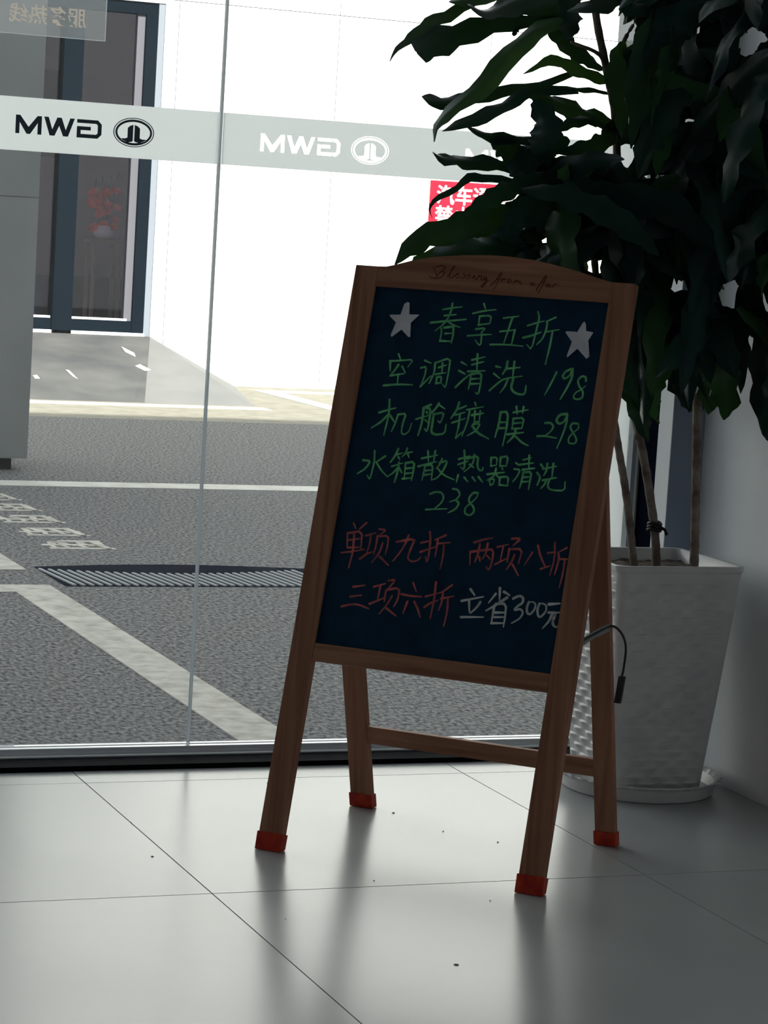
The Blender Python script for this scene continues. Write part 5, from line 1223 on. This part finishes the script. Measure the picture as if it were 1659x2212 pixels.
 ('2272,4409,1453 2288,4452,1456 2304,4494,1453 2320,4535,1444 2336,4576,1431 2351,4615,1414', 69, -4, 'm'),
 ('2450,4296,1195 2441,4224,1158 2434,4161,1106 2427,4109,1044 2422,4065,975 2418,4030,902', 60, -37, 'm'),
 ('2146,4510,1252 2178,4538,1238 2205,4562,1213 2228,4582,1180 2245,4598,1142 2258,4610,1101', 73, -22, 'm'),
 ('2186,4516,1224 2153,4482,1234 2120,4448,1221 2092,4420,1192 2071,4399,1153 2056,4384,1109', 67, 31, 'm'),
 ('2102,4372,1014 2170,4376,1004 2233,4379,976 2287,4382,934 2332,4385,882 2368,4387,823', 42, -44, 'm'),
 ('2148,4429,1096 2128,4377,1076 2110,4329,1048 2093,4285,1013 2078,4245,972 2065,4210,926', 56, -29, 'm'),
 ('2312,4380,1478 2346,4352,1485 2378,4326,1472 2405,4304,1444 2424,4288,1408 2438,4277,1367', 50, 34, 'm'),
 ('2171,4552,962 2220,4520,955 2262,4492,924 2294,4471,878 2316,4457,825 2331,4447,768', 54, -41, 'm'),
 ('2247,4464,1455 2304,4506,1483 2364,4552,1487 2423,4596,1469 2476,4636,1431 2520,4669,1379', 56, -12, 'm'),
 ('1992,4469,1120 2036,4417,1078 2068,4379,1015 2090,4354,942 2103,4337,865 2112,4327,786', 43, 37, 'm'),
 ('2412,4073,1200 2370,4063,1188 2336,4055,1161 2310,4049,1126 2291,4044,1086 2278,4041,1044', 72, 53, 'm'),
 ('2327,4488,1223 2322,4541,1224 2317,4594,1222 2312,4647,1215 2307,4699,1203 2302,4750,1188', 44, -53, 'm'),
 ('2451,4281,1682 2426,4245,1667 2406,4217,1635 2393,4197,1595 2383,4184,1551 2377,4175,1506', 71, 32, 'm'),
 ('2457,4278,1256 2424,4229,1233 2396,4188,1194 2374,4157,1144 2357,4133,1088 2345,4115,1029', 61, 49, 'm'),
 ('2471,4368,1279 2413,4360,1297 2354,4351,1308 2294,4342,1310 2234,4333,1306 2176,4324,1293', 47, -28, 'm'),
 ('2234,4378,1638 2275,4449,1635 2313,4514,1604 2346,4569,1552 2371,4613,1488 2391,4647,1415', 54, -54, 'm'),
 ('2160,4399,1257 2201,4410,1243 2235,4420,1216 2261,4427,1180 2281,4433,1141 2294,4437,1098', 57, 5, 'm'),
 ('2292,4339,1037 2243,4355,1081 2189,4372,1118 2129,4391,1144 2066,4410,1160 2001,4431,1163', 66, -40, 'm'),
 ('2304,4412,1305 2352,4447,1322 2402,4483,1325 2451,4518,1313 2497,4551,1288 2538,4581,1252', 51, 42, 'm'),
 ('2143,4406,1047 2198,4403,1016 2241,4401,970 2273,4399,915 2295,4398,856 2311,4397,795', 46, 47, 'm'),
 ('2460,4231,965 2446,4278,967 2434,4319,944 2425,4349,907 2419,4369,863 2415,4382,817', 53, 46, 'm'),
 ('2377,4289,1455 2417,4245,1440 2451,4207,1407 2478,4178,1361 2499,4155,1309 2514,4138,1252', 54, -60, 'm'),
 ('2051,4508,1091 2036,4556,1105 2021,4606,1101 2007,4652,1079 1996,4690,1046 1986,4720,1004', 43, -54, 'm'),
 ('2258,4424,1093 2257,4372,1099 2256,4319,1096 2255,4268,1084 2254,4219,1064 2253,4173,1038', 56, -48, 'm'),
 ('2286,4408,1047 2331,4405,1020 2365,4403,980 2389,4401,933 2405,4400,883 2416,4399,832', 44, -13, 'm'),
 ('2527,4368,1669 2464,4413,1652 2406,4453,1616 2357,4488,1566 2315,4518,1505 2281,4542,1438', 42, -51, 'm'),
 ('2315,4324,1279 2300,4245,1258 2286,4172,1220 2274,4108,1170 2264,4052,1110 2255,4005,1043', 51, -27, 'm'),
 ('2421,4236,1584 2382,4282,1602 2342,4329,1612 2302,4377,1614 2261,4424,1607 2222,4470,1591', 44, -18, 'm'),
 ('2339,4421,1619 2383,4437,1637 2430,4453,1632 2471,4468,1608 2504,4479,1572 2528,4487,1529', 51, -49, 'm'),
 ('2418,4269,1158 2360,4221,1120 2315,4184,1061 2282,4156,989 2259,4136,912 2242,4122,831', 55, -14, 'm'),
 ('2298,4459,1448 2316,4504,1455 2333,4547,1440 2347,4582,1410 2357,4609,1370 2365,4628,1326', 69, -30, 'm'),
 ('2425,4403,1094 2429,4335,1089 2433,4268,1076 2437,4203,1057 2440,4140,1032 2444,4080,1000', 58, 58, 'm'),
 ('2314,4316,1529 2270,4266,1503 2229,4221,1466 2193,4180,1420 2161,4144,1367 2134,4113,1309', 71, -57, 'm'),
 ('2358,4420,1390 2324,4377,1382 2293,4337,1359 2266,4303,1323 2244,4276,1280 2227,4254,1232', 51, -28, 'm'),
 ('2120,4556,1087 2083,4537,1067 2056,4522,1032 2037,4512,991 2025,4506,946 2017,4502,901', 44, 34, 'm'),
 ('2342,4332,976 2387,4384,999 2433,4437,983 2470,4479,938 2497,4509,878 2514,4529,811', 69, -36, 'm'),
 ('2294,4380,1352 2300,4422,1394 2307,4468,1431 2314,4519,1462 2322,4573,1485 2330,4631,1500', 52, -49, 'm'),
 ('2094,4456,963 2119,4421,989 2145,4383,1009 2174,4342,1021 2203,4301,1024 2232,4260,1020', 47, -24, 'm'),
 ('2393,4255,1163 2329,4292,1201 2257,4332,1201 2191,4369,1168 2138,4399,1111 2100,4421,1041', 52, -24, 'm'),
 ('2386,4284,1695 2424,4238,1668 2453,4203,1620 2473,4179,1562 2486,4163,1499 2495,4153,1435', 49, -59, 'm'),
 ('2170,4381,1072 2214,4387,1089 2261,4392,1080 2299,4397,1051 2326,4400,1013 2344,4402,969', 54, -57, 'm'),
 ('2408,4322,1454 2429,4384,1480 2452,4449,1493 2475,4515,1492 2497,4579,1477 2518,4640,1450', 71, 48, 'm'),
 ('2441,4347,1465 2393,4343,1459 2350,4339,1437 2313,4335,1405 2284,4332,1366 2262,4330,1323', 75, -48, 'm'),
 ('2450,4325,1708 2371,4310,1725 2291,4295,1707 2223,4282,1662 2170,4272,1599 2131,4265,1527', 67, -4, 'm'),
 ('2173,4356,1615 2224,4380,1590 2269,4402,1552 2307,4419,1505 2337,4434,1452 2361,4445,1396', 72, -19, 'm'),
 ('2120,4385,1250 2141,4430,1239 2159,4469,1210 2173,4498,1170 2183,4520,1124 2190,4535,1075', 66, -17, 'm'),
 ('2437,4421,1407 2415,4471,1408 2394,4516,1385 2377,4552,1348 2365,4578,1301 2357,4596,1251', 54, 4, 'm'),
 ('2050,4441,1173 2088,4472,1209 2132,4508,1232 2179,4547,1238 2225,4586,1227 2268,4621,1201', 46, 56, 'm'),
 ('2108,4478,1110 2155,4435,1118 2203,4392,1116 2249,4350,1103 2294,4310,1081 2336,4272,1050', 53, 49, 'm'),
 ('2260,4346,1120 2185,4349,1119 2113,4352,1099 2048,4355,1063 1991,4357,1015 1943,4359,958', 52, 59, 'm'),
 ('2288,4388,1351 2337,4404,1365 2387,4420,1372 2438,4437,1373 2488,4453,1366 2537,4469,1353', 49, 42, 'm'),
 ('2327,4454,1034 2277,4461,1076 2225,4468,1115 2170,4476,1150 2113,4483,1180 2053,4491,1205', 70, -58, 'm'),
 ('2469,4133,1611 2481,4196,1621 2492,4256,1598 2501,4303,1554 2508,4336,1498 2512,4359,1437', 45, -60, 'm'),
 ('2370,4359,1604 2326,4346,1598 2283,4333,1587 2242,4320,1570 2203,4308,1547 2166,4297,1521', 72, 41, 'm'),
 ('2253,4430,1117 2310,4440,1114 2365,4450,1103 2419,4460,1083 2468,4468,1056 2514,4477,1022', 73, -15, 'm'),
 ('1993,4345,1189 2037,4304,1188 2081,4264,1175 2122,4225,1153 2159,4190,1122 2194,4158,1083', 54, -13, 'm'),
 ('2096,4421,959 2149,4419,967 2199,4417,947 2236,4415,909 2262,4414,862 2280,4413,811', 54, -27, 'm'),
 ('2435,4463,1326 2431,4418,1372 2425,4364,1409 2419,4304,1433 2412,4239,1442 2405,4175,1436', 73, -31, 'm'),
]

PROF = {'t': [(0, .35), (.12, .8), (.4, 1), (.6, .75), (.75, .5), (.88, .2), (1, .06)], 'b': [(0, .3), (.2, .5), (.5, .8), (.8, 1), (.95, .7), (1, .12)], 'm': [(0, .22), (.15, .7), (.5, 1), (.8, .75), (.95, .3), (1, .04)]}
def pinterp(pr, t):
    for (a, x), (b, y) in zip(pr, pr[1:]):
        if t <= b:
            return x + (y - x) * (t - a) / (b - a)
    return pr[-1][1]
NREF = Vector((-.38, -.90, .22)).normalized()
rnd = random.Random(21)
NL, NWd = 16, 6
for li, (sp_, wmm, roll, pf) in enumerate(LEAVES):
    pts = [Vector([float(c) / 1000 for c in q.split(',')]) for q in sp_.split()]
    c = spline(pts, NL + 1)
    w = wmm / 1000.0
    ph, ph2, fr_ = rnd.uniform(0, 6.28), rnd.uniform(0, 6.28), rnd.uniform(2.0, 3.6)
    amp = rnd.uniform(.15, .38)
    fold = rnd.uniform(.10, .35)
    tw = rnd.uniform(-.35, .35)
    verts, faces = [], []
    for i, p in enumerate(c):
        t = i / NL
        tan = (c[min(i + 1, NL)] - c[max(i - 1, 0)]).normalized()
        side = tan.cross(NREF)
        if side.length < .15:
            side = tan.cross(Vector((.9, -.38, .1)))
        side.normalize()
        nrm = side.cross(tan).normalized()
        rot = Matrix.Rotation(math.radians(roll) + tw * (t - .3) * 2, 3, tan)
        side = rot @ side
        nrm = rot @ nrm
        hw = w * .5 * pinterp(PROF[pf], t)
        for j in range(NWd + 1):
            s = -1 + 2 * j / NWd
            edge = s * s
            wv = math.sin(fr_ * 2 * math.pi * t + (ph if s < 0 else ph2)) * amp * edge * hw
            hwj = hw * (1 + .20 * math.sin(fr_ * 1.7 * math.pi * t * 2 + (ph2 if s < 0 else ph)) * edge)
            verts.append(p + side * (s * hwj) + nrm * (wv - fold * abs(s) * hw))
    for i in range(NL):
        for j in range(NWd):
            a = i * (NWd + 1) + j
            faces.append((a, a + 1, a + NWd + 2, a + NWd + 1))
    k = rnd.random()
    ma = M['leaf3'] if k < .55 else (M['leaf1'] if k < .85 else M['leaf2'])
    rel(obj('leaf', verts, faces, ma, None, True), pp)
bpy.context.view_layer.update()
